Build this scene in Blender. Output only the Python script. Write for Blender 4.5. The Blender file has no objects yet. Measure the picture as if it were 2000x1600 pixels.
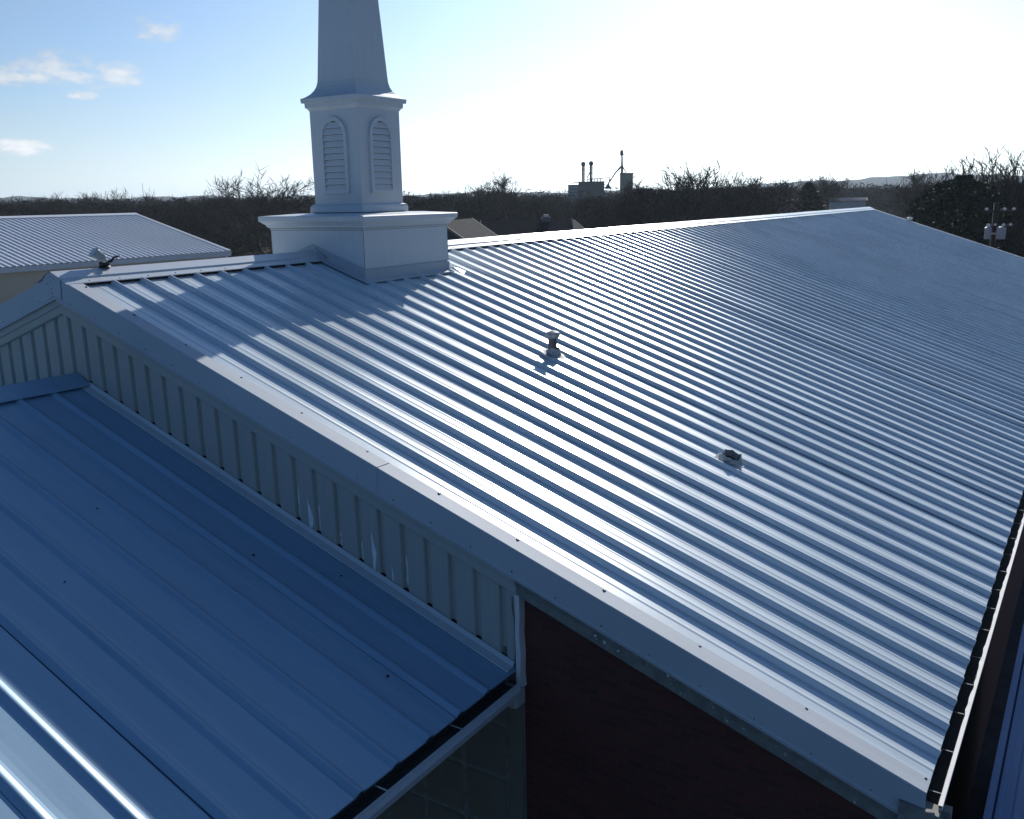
import bpy, math, random
import numpy as np
from mathutils import Vector, Matrix, Quaternion

# ------------------------------------------------------------------ camera
scene = bpy.context.scene
COL = scene.collection
CAM = Vector((11.3432, -6.6479, 0.8958))
YAW, PITCH, ROLL = -0.57622, 0.22610, -0.018771
_f = Vector((math.sin(YAW) * math.cos(PITCH), math.cos(YAW) * math.cos(PITCH), -math.sin(PITCH)))
_r0 = Vector((math.cos(YAW), -math.sin(YAW), 0))
_u0 = _r0.cross(_f)
_r = _r0 * math.cos(ROLL) + _u0 * math.sin(ROLL)
_u = _u0 * math.cos(ROLL) - _r0 * math.sin(ROLL)
cam_data = bpy.data.cameras.new("camera")
cam_data.sensor_width = 36.0
cam_data.lens = 1793.4 / 2000 * 36.0
cam_data.clip_start = 0.05
cam_data.clip_end = 30000
cam = bpy.data.objects.new("camera", cam_data)
cam.matrix_world = Matrix(((_r.x, _u.x, -_f.x, CAM.x), (_r.y, _u.y, -_f.y, CAM.y), (_r.z, _u.z, -_f.z, CAM.z), (0, 0, 0, 1)))
COL.objects.link(cam)
scene.camera = cam

# ------------------------------------------------------------------ sky, sun, exposure
SUN_AZ, SUN_EL = math.radians(-18.0), math.radians(25.0)      # azimuth from +Y towards +X
SUN_DIR = Vector((math.sin(SUN_AZ) * math.cos(SUN_EL), math.cos(SUN_AZ) * math.cos(SUN_EL), math.sin(SUN_EL)))
SKY_TINT = (0.50, 1.09, 1.58)
AUREOLE = 5.8
HAZE_TAU = 0.06
world = bpy.data.worlds.new("World")
scene.world = world
world.use_nodes = True
wt = world.node_tree
wt.nodes.clear()
def wn(t, **k):
    n = wt.nodes.new(t)
    for a, b in k.items():
        setattr(n, a, b)
    return n
w_out = wn("ShaderNodeOutputWorld")
w_bg = wn("ShaderNodeBackground")
sky = wn("ShaderNodeTexSky", sky_type='NISHITA', sun_disc=False)
sky.sun_elevation = SUN_EL
sky.sun_rotation = SUN_AZ
sky.altitude = 200
sky.air_density = 1.0
sky.dust_density = 0.7
sky.ozone_density = 3.0
w_bg.inputs["Strength"].default_value = 0.05
# thin cloud veil and a few small fair-weather clouds over the whole dome
tc = wn("ShaderNodeTexCoord")
sep = wn("ShaderNodeSeparateXYZ")
wt.links.new(tc.outputs["Generated"], sep.inputs[0])
def wmath(op, a, b=None, clamp=False):
    n = wn("ShaderNodeMath", operation=op, use_clamp=clamp)
    for i, v in enumerate((a, b)):
        if v is None:
            continue
        if isinstance(v, (int, float)):
            n.inputs[i].default_value = v
        else:
            wt.links.new(v, n.inputs[i])
    return n.outputs[0]
zz = wmath('ADD', wmath('MAXIMUM', sep.outputs["Z"], 0.0), 0.10)
cmb = wn("ShaderNodeCombineXYZ")
wt.links.new(wmath('DIVIDE', sep.outputs["X"], zz), cmb.inputs[0])
wt.links.new(wmath('DIVIDE', sep.outputs["Y"], zz), cmb.inputs[1])
CLOUD_MAP = wn("ShaderNodeMapping")
CLOUD_MAP.inputs["Location"].default_value = (3.1, 1.7, 0.0)
wt.links.new(cmb.outputs[0], CLOUD_MAP.inputs[0])
def wnoise(scale, detail, rough, src):
    n = wn("ShaderNodeTexNoise")
    n.inputs["Scale"].default_value = scale
    n.inputs["Detail"].default_value = detail
    n.inputs["Roughness"].default_value = rough
    wt.links.new(src, n.inputs["Vector"])
    return n.outputs[0]
def wramp(v, a, b):
    m = wn("ShaderNodeMapRange", interpolation_type='SMOOTHSTEP')
    m.inputs[1].default_value = a
    m.inputs[2].default_value = b
    wt.links.new(v, m.inputs[0])
    return m.outputs[0]
veil = wramp(wnoise(0.55, 5, 0.6, CLOUD_MAP.outputs[0]), 0.35, 0.85)
CLOUD_STRETCH = wn("ShaderNodeMapping")
CLOUD_STRETCH.inputs["Scale"].default_value = (1.0, 1.0, 2.4)
wt.links.new(tc.outputs["Generated"], CLOUD_STRETCH.inputs[0])
fine = wnoise(24.0, 8, 0.62, CLOUD_STRETCH.outputs[0])
def wdot(v):
    n = wn("ShaderNodeVectorMath", operation='DOT_PRODUCT')
    wt.links.new(tc.outputs["Generated"], n.inputs[0])
    n.inputs[1].default_value = v
    return n.outputs["Value"]
lump = None
for dx, dy, dz, cw, ch in ((-0.8459, 0.5181, 0.1269, 0.058, 0.0188), (-0.8552, 0.5051, 0.1166, 0.0507, 0.0116), (-0.8314, 0.5431, 0.1173, 0.0399, 0.0145), (-0.8104, 0.5732, 0.1211, 0.0326, 0.0145), (-0.7834, 0.5997, 0.1632, 0.0304, 0.0159), (-0.8314, 0.5462, 0.1021, 0.0174, 0.0058), (-0.8672, 0.4949, 0.0545, 0.0399, 0.0101)):      # direction and angular half size of each small cumulus
    c = Vector((dx, dy, dz))
    t = Vector((-dy, dx, 0)).normalized()
    up = c.cross(t)
    a_ = wmath('DIVIDE', wdot(t), cw)
    b_ = wmath('DIVIDE', wdot(up), ch)
    m_ = wmath('SUBTRACT', 1.0, wmath('ADD', wmath('MULTIPLY', a_, a_), wmath('MULTIPLY', b_, b_)))
    m_ = wmath('MULTIPLY', wmath('MAXIMUM', m_, 0.0), wmath('GREATER_THAN', wdot(c), 0.0))
    lump = m_ if lump is None else wmath('MAXIMUM', lump, m_)
dens = wmath('ADD', wmath('MULTIPLY', lump, 0.62), wmath('MULTIPLY', wmath('SUBTRACT', fine, 0.5), 3.2))
puffs = wmath('MULTIPLY', wramp(dens, 0.0, 1.0), wramp(lump, 0.0, 0.55))
low = wmath('POWER', wmath('SUBTRACT', 1.0, wmath('MAXIMUM', sep.outputs["Z"], 0.0)), 9.0)     # haze towards the horizon
cover = wmath('ADD', wmath('ADD', wmath('MULTIPLY', puffs, 0.70), wmath('MULTIPLY', veil, 0.22)), wmath('MULTIPLY', low, 0.55), True)
# the whole sky is a little bluer than the model's
tint = wn("ShaderNodeVectorMath", operation='MULTIPLY')
wt.links.new(sky.outputs[0], tint.inputs[0])
tint.inputs[1].default_value = SKY_TINT
lum = wn("ShaderNodeRGBToBW")
wt.links.new(tint.outputs[0], lum.inputs[0])
cl = wn("ShaderNodeVectorMath", operation='SCALE')
cl.inputs[0].default_value = (0.93, 1.0, 1.06)
wt.links.new(wmath('MULTIPLY', lum.outputs[0], wmath('ADD', 1.05, wmath('MULTIPLY', puffs, 0.55))), cl.inputs["Scale"])
w_mix = wn("ShaderNodeMix", data_type='RGBA')
wt.links.new(cover, w_mix.inputs[0])
wt.links.new(tint.outputs[0], w_mix.inputs[6])
wt.links.new(cl.outputs[0], w_mix.inputs[7])
# thin haze scattering sunlight forward (Henyey-Greenstein aureole round the sun)
G = 0.6
ph = wmath('DIVIDE', 1 - G * G, wmath('POWER', wmath('SUBTRACT', 1 + G * G, wmath('MULTIPLY', wdot(SUN_DIR), 2 * G)), 1.5))
au = wn("ShaderNodeVectorMath", operation='SCALE')
au.inputs[0].default_value = (1.04, 0.99, 1.0)
air = wmath('SUBTRACT', 1.0, wmath('POWER', 2.71828, wmath('DIVIDE', -HAZE_TAU, wmath('ADD', wmath('MAXIMUM', sep.outputs["Z"], 0.0), 0.02))))
wt.links.new(wmath('MULTIPLY', wmath('MULTIPLY', ph, air), AUREOLE), au.inputs["Scale"])
tot = wn("ShaderNodeVectorMath", operation='ADD')
wt.links.new(w_mix.outputs[2], tot.inputs[0])
wt.links.new(au.outputs[0], tot.inputs[1])
wt.links.new(tot.outputs[0], w_bg.inputs["Color"])
wt.links.new(w_bg.outputs[0], w_out.inputs["Surface"])

sun_data = bpy.data.lights.new("sun", 'SUN')
sun_data.energy = 5.0
sun_data.angle = math.radians(0.53)
sun_data.color = (1.0, 0.96, 0.90)
sun = bpy.data.objects.new("sun", sun_data)
sun.rotation_euler = SUN_DIR.to_track_quat('Z', 'Y').to_euler()
COL.objects.link(sun)

vs = scene.view_settings
vs.view_transform = 'Standard'
vs.look = 'None'
vs.exposure = 0.18
vs.gamma = 1.0
vs.use_curve_mapping = False
scene.cycles.max_bounces = 6
scene.cycles.use_denoising = True

GROUND = -8.6
S = 0.33572                      # roof slope of the church, 4 in 12
RNG = random.Random(7)
NP = np.random.RandomState(11)

# ------------------------------------------------------------------ materials
class Nt:
    def __init__(self, name):
        self.m = bpy.data.materials.new(name)
        self.m.use_nodes = True
        self.t = self.m.node_tree
        self.b = self.t.nodes["Principled BSDF"]
    def n(self, t, **k):
        x = self.t.nodes.new(t)
        for a, b in k.items():
            setattr(x, a, b)
        return x
    def l(self, a, b):
        self.t.links.new(a, b)
    def pos(self, scale=(1, 1, 1)):
        g = self.n("ShaderNodeNewGeometry")
        m = self.n("ShaderNodeMapping")
        m.inputs["Scale"].default_value = scale
        self.l(g.outputs["Position"], m.inputs[0])
        return m.outputs[0]
    def noise(self, vec, scale, detail=4, rough=0.55):
        x = self.n("ShaderNodeTexNoise")
        x.inputs["Scale"].default_value = scale
        x.inputs["Detail"].default_value = detail
        x.inputs["Roughness"].default_value = rough
        self.l(vec, x.inputs["Vector"])
        return x.outputs[0]
    def ramp(self, fac, stops):
        r = self.n("ShaderNodeValToRGB")
        e = r.color_ramp.elements
        e[0].position, e[0].color = stops[0][0], (*stops[0][1], 1)
        e[1].position, e[1].color = stops[-1][0], (*stops[-1][1], 1)
        for p, c in stops[1:-1]:
            q = e.new(p)
            q.color = (*c, 1)
        self.l(fac, r.inputs[0])
        return r.outputs[0]
    def rng(self, fac, a, b, c, d):
        m = self.n("ShaderNodeMapRange")
        for i, v in enumerate((a, b, c, d)):
            m.inputs[i + 1].default_value = v
        self.l(fac, m.inputs[0])
        return m.outputs[0]
    def bump(self, h, strength, dist, prev=None):
        b = self.n("ShaderNodeBump")
        b.inputs["Strength"].default_value = strength
        b.inputs["Distance"].default_value = dist
        self.l(h, b.inputs["Height"])
        if prev is not None:
            self.l(prev, b.inputs["Normal"])
        return b.outputs[0]

def metal_sheet(name, c, var=0.08, rough=0.36, metallic=0.0, spec=0.5, wave=0.006, coat=0.0, streak=(0.5, 9.0, 0.5)):
    """Painted or coated sheet metal: slightly wavy, faint dirt streaks down the slope."""
    a = Nt(name)
    p = a.pos()
    st = a.noise(a.pos(streak), 2.2, 5, 0.6)
    bl = a.noise(p, 0.45, 3, 0.5)
    mx = a.n("ShaderNodeMix", data_type='RGBA')
    mx.inputs[6].default_value = (*[v * (1 - var) for v in c], 1)
    mx.inputs[7].default_value = (*[min(1, v * (1 + var)) for v in c], 1)
    ad = a.n("ShaderNodeMath", operation='ADD')
    a.l(a.rng(st, 0.3, 0.7, -0.15, 0.55), ad.inputs[0])
    a.l(a.rng(bl, 0.3, 0.7, 0.0, 0.55), ad.inputs[1])
    a.l(ad.outputs[0], mx.inputs[0])
    a.l(mx.outputs[2], a.b.inputs["Base Color"])
    a.l(a.rng(bl, 0.3, 0.7, rough - 0.04, rough + 0.05), a.b.inputs["Roughness"])
    a.b.inputs["Metallic"].default_value = metallic
    a.b.inputs["Specular IOR Level"].default_value = spec
    a.b.inputs["Coat Weight"].default_value = coat
    if wave:
        w = a.noise(a.pos((1.1, 2.6, 1.1)), 0.9, 2, 0.5)
        a.l(a.bump(w, 0.5, wave), a.b.inputs["Normal"])
    return a.m

def plain(name, c, rough=0.6, metallic=0.0, var=0.12, scale=6.0, bump=0.0, spec=0.5, emit=None):
    a = Nt(name)
    p = a.pos()
    n = a.noise(p, scale, 5, 0.6)
    a.l(a.ramp(n, [(0.3, [v * (1 - var) for v in c]), (0.7, [min(1, v * (1 + var)) for v in c])]), a.b.inputs["Base Color"])
    a.b.inputs["Roughness"].default_value = rough
    a.b.inputs["Metallic"].default_value = metallic
    a.b.inputs["Specular IOR Level"].default_value = spec
    if bump:
        a.l(a.bump(n, 0.6, bump), a.b.inputs["Normal"])
    return a.m

M = {}
M['roof'] = metal_sheet("coated_roof_steel", (0.575, 0.645, 0.685), 0.10, 0.275, 0.05, wave=0.004)
M['canopy'] = metal_sheet("shade_blue_roof_steel", (0.25, 0.39, 0.52), 0.08, 0.45, 0.1, wave=0.006)  # blue cast of the shade is partly mixed into this base colour
M['trim'] = metal_sheet("grey_trim_steel", (0.44, 0.48, 0.52), 0.07, 0.66, 0.0, 0.25, wave=0.003)
M['cap'] = metal_sheet("ridge_cap_steel", (0.55, 0.58, 0.61), 0.06, 0.33, 0.05, wave=0.003)
M['siding'] = metal_sheet("beige_wall_steel", (0.40, 0.41, 0.385), 0.06, 0.5, 0.0, 0.35, wave=0.003)
M['band'] = plain("weathered_rake_board", (0.20, 0.20, 0.18), 0.7, var=0.25, scale=9)
M['white'] = plain("white_painted_metal", (0.66, 0.66, 0.66), 0.45, var=0.04, scale=3)
M['flake'] = plain("bare_paint_patch", (0.78, 0.78, 0.77), 0.7, var=0.1, scale=30)
M['dark'] = plain("grime_and_gap_shade", (0.025, 0.022, 0.02), 0.9, var=0.4, scale=12)  # gutter dirt; also paints the shade in the steeple gaps
M['black'] = plain("black_plastic", (0.012, 0.012, 0.012), 0.45, var=0.3)
M['screw'] = plain("screw_steel", (0.10, 0.10, 0.11), 0.5, 0.4)
M['galv'] = plain("galvanised_flashing", (0.42, 0.44, 0.45), 0.42, 0.5, var=0.15, scale=25)
M['steeple'] = metal_sheet("white_steeple_paint", (0.60, 0.63, 0.65), 0.045, 0.5, 0.0, 0.4, wave=0.002, streak=(7.0, 7.0, 0.45))
M['bbroof'] = metal_sheet("white_barn_roof", (0.62, 0.64, 0.67), 0.06, 0.4, 0.0)
M['bbwall'] = metal_sheet("tan_barn_wall", (0.40, 0.38, 0.31), 0.05, 0.55, 0.0, 0.3, wave=0.003)
M['wing'] = metal_sheet("shade_blue_wing_steel", (0.13, 0.20, 0.34), 0.05, 0.5, 0.7)  # dark blue of the shaded strip is put into the base colour
M['hanger'] = plain("dull_hanger_strap", (0.16, 0.16, 0.16), 0.7)
M['lip'] = plain("gutter_lip_paint", (0.50, 0.50, 0.50), 0.6, var=0.12, scale=8)
M['boot'] = plain("grey_rubber_boot", (0.32, 0.33, 0.34), 0.6, var=0.3, scale=14, spec=0.2)
M['leaf'] = plain("dead_leaf", (0.03, 0.022, 0.015), 0.9)
M['undertan'] = plain("shade_darkened_tan", (0.17, 0.155, 0.125), 0.7, var=0.1, scale=4)  # tan darkened to carry the deep shade under the canopy
M['glass'] = plain("lamp_glass", (0.45, 0.47, 0.48), 0.12, var=0.03)

def brick_mat():
    a = Nt("dark_red_brick")
    g = a.n("ShaderNodeNewGeometry")
    sp = a.n("ShaderNodeSeparateXYZ")
    a.l(g.outputs["Position"], sp.inputs[0])
    s = a.n("ShaderNodeMath", operation='ADD')
    a.l(sp.outputs["X"], s.inputs[0])
    a.l(sp.outputs["Y"], s.inputs[1])
    cb = a.n("ShaderNodeCombineXYZ")
    a.l(s.outputs[0], cb.inputs[0])
    a.l(sp.outputs["Z"], cb.inputs[1])
    b = a.n("ShaderNodeTexBrick")
    b.inputs["Color1"].default_value = (0.115, 0.030, 0.022, 1)
    b.inputs["Color2"].default_value = (0.080, 0.023, 0.018, 1)
    b.inputs["Mortar"].default_value = (0.075, 0.050, 0.042, 1)
    b.inputs["Scale"].default_value = 1.0
    b.inputs["Brick Width"].default_value = 0.203
    b.inputs["Row Height"].default_value = 0.0677
    b.inputs["Mortar Size"].default_value = 0.005
    a.l(cb.outputs[0], b.inputs["Vector"])
    a.l(b.outputs["Color"], a.b.inputs["Base Color"])
    a.l(a.bump(b.outputs["Fac"], -0.8, 0.006), a.b.inputs["Normal"])
    a.b.inputs["Roughness"].default_value = 0.85
    return a.m
M['brick'] = brick_mat()

# ------------------------------------------------------------------ mesh helpers
class MB:
    def __init__(self):
        self.v, self.f = [], []
    def add(self, vs, fs):
        o = len(self.v)
        self.v += [tuple(p) for p in vs]
        self.f += [tuple(i + o for i in f) for f in fs]
        return self
    def box(self, x0, x1, y0, y1, z0, z1):
        return self.add([(x0, y0, z0), (x1, y0, z0), (x1, y1, z0), (x0, y1, z0), (x0, y0, z1), (x1, y0, z1), (x1, y1, z1), (x0, y1, z1)],
                        [(0, 3, 2, 1), (4, 5, 6, 7), (0, 1, 5, 4), (1, 2, 6, 5), (2, 3, 7, 6), (3, 0, 4, 7)])
    def frustum(self, cx, cy, z0, a0, b0, z1, a1, b1):
        v = [(cx + i * a0, cy + j * b0, z0) for i, j in ((-1, -1), (1, -1), (1, 1), (-1, 1))] + \
            [(cx + i * a1, cy + j * b1, z1) for i, j in ((-1, -1), (1, -1), (1, 1), (-1, 1))]
        return self.add(v, [(0, 3, 2, 1), (4, 5, 6, 7), (0, 1, 5, 4), (1, 2, 6, 5), (2, 3, 7, 6), (3, 0, 4, 7)])
    def extrude(self, prof, path, closed=True, caps=True):
        """prof: function(point index)-> list of 3d points for each station of path."""
        rows = [prof(p) for p in path]
        n = len(rows[0])
        o = len(self.v)
        for r in rows:
            self.v += [tuple(p) for p in r]
        for i in range(len(rows) - 1):
            for j in range(n if closed else n - 1):
                k = (j + 1) % n
                self.f.append((o + i * n + j, o + i * n + k, o + (i + 1) * n + k, o + (i + 1) * n + j))
        if caps and closed:
            self.f.append(tuple(o + j for j in reversed(range(n))))
            self.f.append(tuple(o + (len(rows) - 1) * n + j for j in range(n)))
        return self
    def tube(self, pts, rad, n=8, caps=True):
        pts = [Vector(p) for p in pts]
        rad = rad if isinstance(rad, (list, tuple)) else [rad] * len(pts)
        rows = []
        for i, p in enumerate(pts):
            d = (pts[min(i + 1, len(pts) - 1)] - pts[max(i - 1, 0)]).normalized()
            a = d.orthogonal().normalized() if i == 0 or True else a
            ref = Vector((0, 0, 1)) if abs(d.z) < 0.9 else Vector((1, 0, 0))
            a = d.cross(ref).normalized()
            b = d.cross(a)
            rows.append([p + (a * math.cos(t) + b * math.sin(t)) * rad[i] for t in [2 * math.pi * k / n for k in range(n)]])
        return self.extrude(lambda i: rows[i], range(len(rows)), True, caps)
    def lathe(self, c, prof, n=16):
        rows = [[(c[0] + r * math.cos(t), c[1] + r * math.sin(t), c[2] + z) for t in [2 * math.pi * k / n for k in range(n)]] for r, z in prof]
        return self.extrude(lambda i: rows[i], range(len(rows)), True, True)
    def mesh(self, name):
        me = bpy.data.meshes.new(name)
        me.from_pydata(self.v, [], self.f)
        me.update()
        return me
    def build(self, name, mat, parent=None, smooth=False, bevel=0.0, recalc=True):
        me = self.mesh(name)
        if recalc:
            import bmesh
            bm = bmesh.new()
            bm.from_mesh(me)
            bmesh.ops.recalc_face_normals(bm, faces=bm.faces)
            if bevel:
                bmesh.ops.bevel(bm, geom=list(bm.edges), offset=bevel, segments=2, affect='EDGES', profile=0.5)
            bm.to_mesh(me)
            bm.free()
        if smooth:
            me.polygons.foreach_set("use_smooth", [True] * len(me.polygons))
        return link(name, me, mat, parent)

def link(name, me, mat=None, parent=None, loc=None):
    o = bpy.data.objects.new(name, me)
    COL.objects.link(o)
    if mat is not None and len(me.materials) == 0:
        me.materials.append(M[mat] if isinstance(mat, str) else mat)
    if parent is not None:
        o.parent = parent
        o.matrix_parent_inverse = Matrix.Translation(parent.location).inverted() if parent.parent is None else Matrix.Identity(4)
    if loc is not None:
        o.location = loc
    return o

def thing(name, label, cat, group=None, loc=(0, 0, 0)):
    o = bpy.data.objects.new(name, None)
    o.empty_display_size = 0.3
    COL.objects.link(o)
    o.location = loc
    return tag(o, label, cat, group)

def tag(o, label, cat, group=None):
    o["label"], o["category"] = label, cat
    if group:
        o["group"] = group
    return o

def structure(o):
    o["kind"] = "structure"
    return o
def stuff(o, label=None, cat=None):
    o["kind"] = "stuff"
    if label:
        o["label"], o["category"] = label, cat
    return o

# ------------------------------------------------------------------ place helpers (bearing from the camera, distance)
def spot(px, D):
    """ground point in the direction of photo column px, D metres away"""
    b = YAW + math.atan((px - 1000) / 1840.0)
    return CAM.x + D * math.sin(b), CAM.y + D * math.cos(b)
def height_at(px, py, D):
    """height above the ground that reaches photo row py at distance D"""
    hor = 387.4 - 0.01877 * (px - 1000)
    k = math.cos(math.atan((px - 1000) / 1840.0))
    return CAM.z + (hor - py) / 1840.0 * D * k - GROUND

# ------------------------------------------------------------------ ground, roads, hills
def ground_mat():
    a = Nt("winter_ground")
    p = a.pos()
    n1 = a.noise(p, 0.02, 5, 0.6)
    n2 = a.noise(p, 0.6, 6, 0.65)
    m = a.n("ShaderNodeMix", data_type='RGBA')
    a.l(a.ramp(n1, [(0.35, (0.050, 0.043, 0.024)), (0.55, (0.075, 0.060, 0.036)), (0.7, (0.035, 0.036, 0.020))]), m.inputs[6])
    a.l(a.ramp(n2, [(0.3, (0.03, 0.026, 0.016)), (0.7, (0.10, 0.085, 0.055))]), m.inputs[7])
    m.inputs[0].default_value = 0.45
    a.l(m.outputs[2], a.b.inputs["Base Color"])
    a.b.inputs["Roughness"].default_value = 0.95
    a.b.inputs["Specular IOR Level"].default_value = 0.1
    a.l(a.bump(n2, 0.7, 0.15), a.b.inputs["Normal"])
    return a.m
M['ground'] = ground_mat()
M['asphalt'] = plain("asphalt", (0.055, 0.055, 0.057), 0.85, var=0.25, scale=3, bump=0.01, spec=0.2)
M['gravel'] = plain("pale_gravel", (0.20, 0.19, 0.17), 0.9, var=0.3, scale=5, bump=0.02, spec=0.2)

def build_ground():
    R = [0, 30, 60, 120, 200, 300, 450, 700, 1100, 1800, 3000, 5000]
    n = 72
    mb = MB()
    vs = [(0, 0, GROUND)]
    for r in R[1:]:
        for k in range(n):
            t = 2 * math.pi * k / n
            vs.append((r * math.cos(t), r * math.sin(t), GROUND))
    fs = [(0, 1 + k, 1 + (k + 1) % n) for k in range(n)]
    for i in range(len(R) - 2):
        for k in range(n):
            a, b = 1 + i * n + k, 1 + i * n + (k + 1) % n
            fs.append((a, a + n, b + n, b))
    mb.add(vs, fs)
    structure(mb.build("ground", 'ground', recalc=False))
    p = MB().add([(-16, -40, GROUND + .012), (26, -40, GROUND + .012), (26, 62, GROUND + .012), (-16, 62, GROUND + .012)], [(0, 1, 2, 3)])
    structure(p.build("parking_lot", 'asphalt', recalc=False))
    q = MB()
    a, b = spot(1800, 150), spot(2120, 110)
    d = Vector((b[0] - a[0], b[1] - a[1], 0)).normalized()
    nrm = Vector((-d.y, d.x, 0)) * 3.2
    A, B = Vector((*a, GROUND + .016)) - d * 60, Vector((*b, GROUND + .016)) + d * 60
    q.add([A - nrm, B - nrm, B + nrm, A + nrm], [(0, 1, 2, 3)])
    structure(q.build("gravel_lane", 'gravel', recalc=False))
build_ground()

def build_hills():
    M['hill'] = plain("distant_wooded_hill", (0.045, 0.043, 0.035), 0.95, var=0.5, scale=0.012, spec=0.0)
    mb = MB()
    b0, b1, n = -80, 14, 220
    rows = [2300, 2700, 3200, 4200]
    for ri, D in enumerate(rows):
        for k in range(n + 1):
            b = math.radians(b0 + (b1 - b0) * k / n)
            t = math.degrees(b)
            hump = 1.0 + 0.9 * math.exp(-((t + 9) / 9.0) ** 2) - 0.10 * math.exp(-((t + 22) / 6.0) ** 2) + 0.25 * math.exp(-((t + 62) / 10.0) ** 2)
            w = 0.12 * math.sin(k * .31) + 0.08 * math.sin(k * .83 + 1) + 0.05 * math.sin(k * 2.1)
            h = (0.0, 22, 30, 0.0)[ri] * (hump + w)
            mb.v.append((CAM.x + D * math.sin(b), CAM.y + D * math.cos(b), GROUND - 0.5 + h))
    for i in range(len(rows) - 1):
        for k in range(n):
            a = i * (n + 1) + k
            mb.f.append((a, a + 1, a + n + 2, a + n + 1))
    structure(mb.build("hills", 'hill', smooth=True))
build_hills()

# ------------------------------------------------------------------ church hall
L = 46.8            # length along the ridge
E = 10.597          # half width to the eave
P = 0.44            # roof panel module
RIB0 = 0.70         # first full panel starts here
def zr(x):
    return -S * abs(x)

church = thing("church_hall", "long church hall with ribbed pale metal gable roof carrying the white steeple", "building")

def rib_profile(width, rib_h=0.052, near=0.026, top=0.030, far=0.034, stiff=(0.215, 0.335), sh=0.0042):
    pr = [(0.0, 0.0), (near, rib_h), (near + top, rib_h), (near + top + far, 0.0)]
    for s_ in stiff:
        if s_ + 0.03 < width:
            pr += [(s_ - 0.028, 0.0), (s_ - 0.014, sh * .75), (s_, sh), (s_ + 0.014, sh * .75), (s_ + 0.028, 0.0)]
    pr.append((width + 0.001, 0.0005))
    return pr

def round_off(pr, times=1):
    for _ in range(times):
        q = [pr[0]]
        for (ya, za), (yb, zb) in zip(pr[:-1], pr[1:]):
            q += [(ya * .78 + yb * .22, za * .78 + zb * .22), (ya * .22 + yb * .78, za * .22 + zb * .78)]
        pr = q + [pr[-1]]
    return pr

def slope_panel_mesh(name, prof, x0, x1, slope, nseg=1, mat='roof', thick=0.0):
    """sheet whose profile (y,z) is swept down the slope from x0 to x1; origin at the ridge line"""
    mb = MB()
    c = 1 / math.sqrt(1 + slope * slope)
    xs = [x0 + (x1 - x0) * i / nseg for i in range(nseg + 1)]
    for x in xs:
        for y, z in prof:
            mb.v.append((x + math.copysign(z * slope * c, x1), y, -slope * abs(x) + z * c))
    n = len(prof)
    for i in range(nseg):
        for j in range(n - 1):
            a = i * n + j
            f = (a, a + n, a + n + 1, a + 1)
            mb.f.append(f if x1 > x0 else f[::-1])
    # turned-down end at the eave so the sheet has an edge
    k = nseg * n
    for j in range(n):
        x, y, z = mb.v[k + j]
        mb.v.append((x, y, z - 0.012))
    for j in range(n - 1):
        a, b = k + j, k + n + j
        f = (a, b, b + 1, a + 1)
        mb.f.append(f if x1 > x0 else f[::-1])
    me = mb.mesh(name)
    me.materials.append(M[mat])
    return me

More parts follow.
